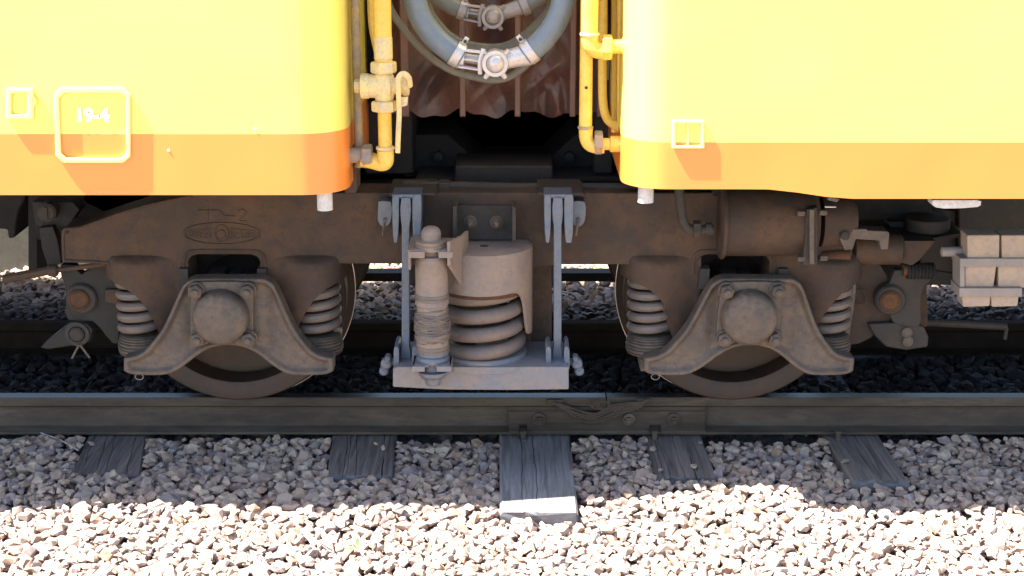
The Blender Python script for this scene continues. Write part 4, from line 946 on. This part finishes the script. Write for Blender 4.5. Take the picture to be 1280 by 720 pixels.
# ================================================================== GANGWAY BELLOWS
gb = empty('gangway_bellows', (PX(612, -.05, 100), .53, 1.4), 'maroon pleated cloth bellows filling the gap behind the hoses', 'bellows')
ribs = [506, 578, 647, 716, 752]; GY = -.02
ribx = [PX(r, GY, 100) for r in ribs]
zbm = PZ(142, GY)
nxg, nzg = 200, 150; vs = []
xa, xb = ribx[0]-.12, ribx[-1]+.06; rr = random.Random(21)
cre = [(rr.uniform(xa, xb), rr.uniform(zbm, zbm+.6), rr.uniform(-1.2, 1.2), rr.uniform(.03, .07), rr.uniform(-.05, .065)) for _ in range(60)]
def depthb(x, z):
    t = 0
    edges = [xa]+ribx+[xb]
    for a, b in zip(edges, edges[1:]):
        if a <= x <= b: u = (x-a)/(b-a); t = math.sin(PI*u); break
    y = GY+.06*t
    for cx_, cz, sl, wd, am in cre:
        d = ((x-cx_)+sl*(z-cz))/math.sqrt(1+sl*sl); l = ((x-cx_)*-sl+(z-cz))
        y += am*max(0, 1-abs(d)/wd)*math.exp(-(l/.13)**2)*min(1, t*1.6)
    return y, t
for j in range(nzg+1):
    v = j/nzg
    for i in range(nxg+1):
        x = xa+(xb-xa)*i/nxg
        _, t = depthb(x, zbm)
        zb0 = zbm-.030*t+.012+.007*math.sin(x*23)+.006*math.sin(x*61+2)
        z = zb0+(3.0-zb0)*(v**2.2); y, t = depthb(x, z)
        vs.append((x, y, z))
mb = MB().add(vs, [(j*(nxg+1)+i, j*(nxg+1)+i+1, (j+1)*(nxg+1)+i+1, (j+1)*(nxg+1)+i) for j in range(nzg) for i in range(nxg)])
b0 = len(mb.v); rows = []
mb.add([vs[i] for i in range(nxg+1)]+[(vs[i][0], 1.0, vs[i][2]+.03) for i in range(nxg+1)], [(i, i+1, nxg+2+i, nxg+1+i) for i in range(nxg)])
o = mb.build('bellows_cloth', 'canvas', gb, angle=60); weld(o)
for k, rx in enumerate(ribx):
    wd = .012 if k not in (0, 4) else .016
    MB().box(rx-wd, rx+wd, GY-.012, GY+.03, zbm-.010, 3.0).build('bellows_rib', 'canvasrib', gb, bevel=.006)
    MB().box(rx-wd, rx+wd, GY-.01, 1.0, zbm-.012, zbm+.01).build('bellows_rib', 'canvasrib', gb, bevel=.004)

for par, xe_, sg, rx in ((lc, xel, 1, ribx[0]), (rc, xer, -1, ribx[-1])):
    a, b = sorted((xe_-sg*.02, rx+sg*.02))
    MB().box(a, b, .08, 1.0, .93, 3.0).build('gap_fill_plate', 'black', par, bevel=.01)  # added black plates, shut out bright ground beside the bellows
    a, b = sorted((xe_+sg*1.3, xe_-sg*.478))
    MB().box(a, b, .75, 1.25, .78, zbm-.03).build('gap_fill_beam', 'black', par, bevel=.01)  # added black mass, keeps the space below the bellows dark
# ================================================================== AIR HOSES
def hose_set(label, Yh, hosepts_l, hosepts_r, rad, cl, sc, mat_h, mat_c, par_c):
    h = empty('air_hose', tuple(P3(cl[0], cl[1], Yh)), label, 'air hose', 'coupled air hoses across the gap')
    for pts in (hosepts_l, hosepts_r):
        MB().tube(smoothpath([P3(a, b, Yh+c) for a, b, c in pts], 8), rad, 20).build('hose', mat_h, h)
    # clamps
    for pts in (hosepts_l, hosepts_r):
        e = P3(pts[-1][0], pts[-1][1], Yh+pts[-1][2]); p_ = P3(pts[-2][0], pts[-2][1], Yh+pts[-2][2]); d = (e-p_).normalized()
        s0 = e-d*.022*sc
        c_ = MB().tube([s0-d*.017*sc, s0-d*.015*sc, s0+d*.015*sc, s0+d*.017*sc], [rad+.001, rad+.005, rad+.005, rad+.001], 24).build('hose_clamp', mat_c, h)
        up = Vector((-d.z, 0, d.x)); up = up if up.z > 0 else -up
        q = s0+up*(rad+.014)
        MB().tube([q-up*.022, q+up*.016], .0125*sc, 4).build('clamp_lug', mat_c, c_, bevel=.002)
        MB().lathe([(.007*sc, 0), (.007*sc, -.006)], q+Vector((0, -.013*sc, 0)), 'Y', 6).build('clamp_screw', 'darkgrey', c_)
    cx_, cz_ = P(cl[0], cl[1], Yh-.02)
    eL = P3(hosepts_l[-1][0], hosepts_l[-1][1], Yh); eR = P3(hosepts_r[-1][0], hosepts_r[-1][1], Yh); C0 = Vector((cx_, Yh, cz_))
    # coupling head: ring, domed boss, two necks
    mb = MB().lathe([(.030*sc, -.045*sc), (.0335*sc, -.052*sc), (.046*sc, -.052*sc), (.0485*sc, -.046*sc), (.0485*sc, -.02*sc), (.046*sc, .03*sc), (.02*sc, .04*sc)], C0, 'Y', 36)
    mb.build('coupling_ring', mat_c, h)
    MB().lathe([(.034*sc, -.040*sc), (.033*sc, -.050*sc), (.026*sc, -.062*sc), (.014*sc, -.069*sc), (.0001, -.071*sc)], C0+Vector((.002, 0, .002)), 'Y', 32).build('coupling_boss', par_c, h, angle=60)
    dR = (C0-eR); dL = (C0-eL)
    MB().tube([eR-dR.normalized()*.02, eR+dR*.3, eR+dR*.62, C0-dR.normalized()*.03], [rad*.95, rad*.85, rad*.8, rad*.95], 20).build('coupling_neck', par_c, h)
    # left neck: ribbed fork
    mb = MB(); u = dL.normalized(); n_ = Vector((-u.z, 0, u.x))
    mb.tube([eL-u*.02, eL+u*.006, eL+u*.010], [rad*.95, rad*.95, rad*.5], 18)
    mb.tube([eL, C0-u*.03*sc], .018*sc, 12)
    for q in (-.030, 0, .030):
        a = eL+n_*q*sc-u*.01; b = C0-u*.044*sc+n_*q*sc*1.05; v = Vector((0, -.022*sc, 0))
        mb.tube([a+v, b+v], .0065*sc, 6); mb.tube([a+v*1.6, b+v*1.6], .004*sc, 6)
    mb.tube([C0-u*.049*sc+n_*.046*sc+Vector((0,-.03*sc,0)), C0-u*.056*sc+Vector((0,-.035*sc,0)), C0-u*.049*sc-n_*.046*sc+Vector((0,-.03*sc,0))], .009*sc, 8)
    mb.build('coupling_fork', mat_c, h)
    for sg in (-1, 1):
        mb = MB(); q = C0+Vector((sg*.040*sc, -.03*sc, .045*sc)); mb.tube([q-Vector((sg*.01*sc,0,.016*sc)), q+Vector((sg*.008*sc, 0, .004*sc))], [.010*sc, .006*sc], 5); mb.build('coupling_ear', mat_c, h); mb = MB()
        q = C0+Vector((sg*.036*sc, -.03*sc, -.048*sc)); mb.tube([q+Vector((-sg*.012*sc,0,.012*sc)), q+Vector((sg*.002*sc, 0, -.006*sc))], [.012*sc, .008*sc], 8); mb.build('coupling_ear', mat_c, h)
    return h
hose_set('thick blue-grey air hose sagging lowest, joined by a bright silver coupling', -.56,
  [(516,-120,.05),(515,-40,.03),(518,-5,.0),(525,20,.0),(541,44,.0),(560,61,0),(578,72,0)],
  [(712,-120,.05),(712,-40,.03),(706,-5,.0),(696,25,.0),(682,46,0),(668,60,0),(656,69,0)], .0425, (619,78.5), 1.0, 'hose', 'alloy', 'alloy')
hose_set('upper dark grey air hose joined by a dull tan coupling', -.38,
  [(460,-130,.0),(505,-60,.0),(530,-22,0),(550,-2,0),(568,9,0),(584,15,0)],
  [(750,-120,.0),(720,-60,.0),(697,-24,0),(678,-7,0),(664,3,0),(650,9,0)], .033, (616,21), .88, 'hoseolive', 'alloydull', 'alloydull')
j1 = MB().tube(smoothpath([P3(470,-60,-.5), P3(484,0,-.5), P3(500,30,-.49), P3(525,60,-.46), P3(550,80,-.44), P3(575,92,-.42), P3(620,100,-.40), P3(650,88,-.42), P3(680,55,-.45), P3(697,15,-.5), P3(702,-60,-.5)], 6), .0135, 12).build('jumper_cable', 'hoseolive')
tag(j1, 'thin olive jumper cable hanging behind the thick hose at its left', 'cable')
j2 = MB().tube(smoothpath([P3(528,-80,-.3), P3(532,0,-.3), P3(548,32,-.3), P3(572,52,-.3), P3(602,60,-.3), P3(634,58,-.3), P3(664,38,-.3), P3(690,5,-.3), P3(700,-60,-.3)], 6), .019, 12).build('jumper_cable', 'hoseolive')
tag(j2, 'olive jumper cable looping between the upper and lower hose couplings', 'cable')
gw = G(443, 690, -.2); mb = MB(); rr = random.Random(4)
wd_ = empty('weed', tuple(gw), 'small green weed sprouting among the sunlit stones in the foreground', 'weed')
for k in range(9):
    a = rr.uniform(0, 6.28); l = rr.uniform(.018, .034); d = Vector((math.cos(a), math.sin(a), rr.uniform(.5, 1.2))).normalized()*l; sdv = Vector((-math.sin(a), math.cos(a), 0))*.006
    b_ = gw+Vector((rr.uniform(-.02, .02), rr.uniform(-.015, .015), .012))
    MB().add([b_, b_+d*.5+sdv, b_+d, b_+d*.5-sdv, b_+d*.5+Vector((0,0,-.002))], [(0,1,4),(1,2,4),(2,3,4),(3,0,4),(0,3,2,1)]).build('leaf', 'leaf', wd_)
# dry twig on the ballast at the left
g1, g2, g3 = G(50,546,-.165), G(75,556,-.165), G(98,566,-.165)
tw = MB().tube(smoothpath([g1+Vector((0,0,.02)), g2+Vector((0,0,.022)), g3+Vector((0,0,.01))], 5), .0022, 6).build('twig', 'white')
tag(tw, 'thin pale twig lying on stones left of the leftmost sleeper', 'twig')
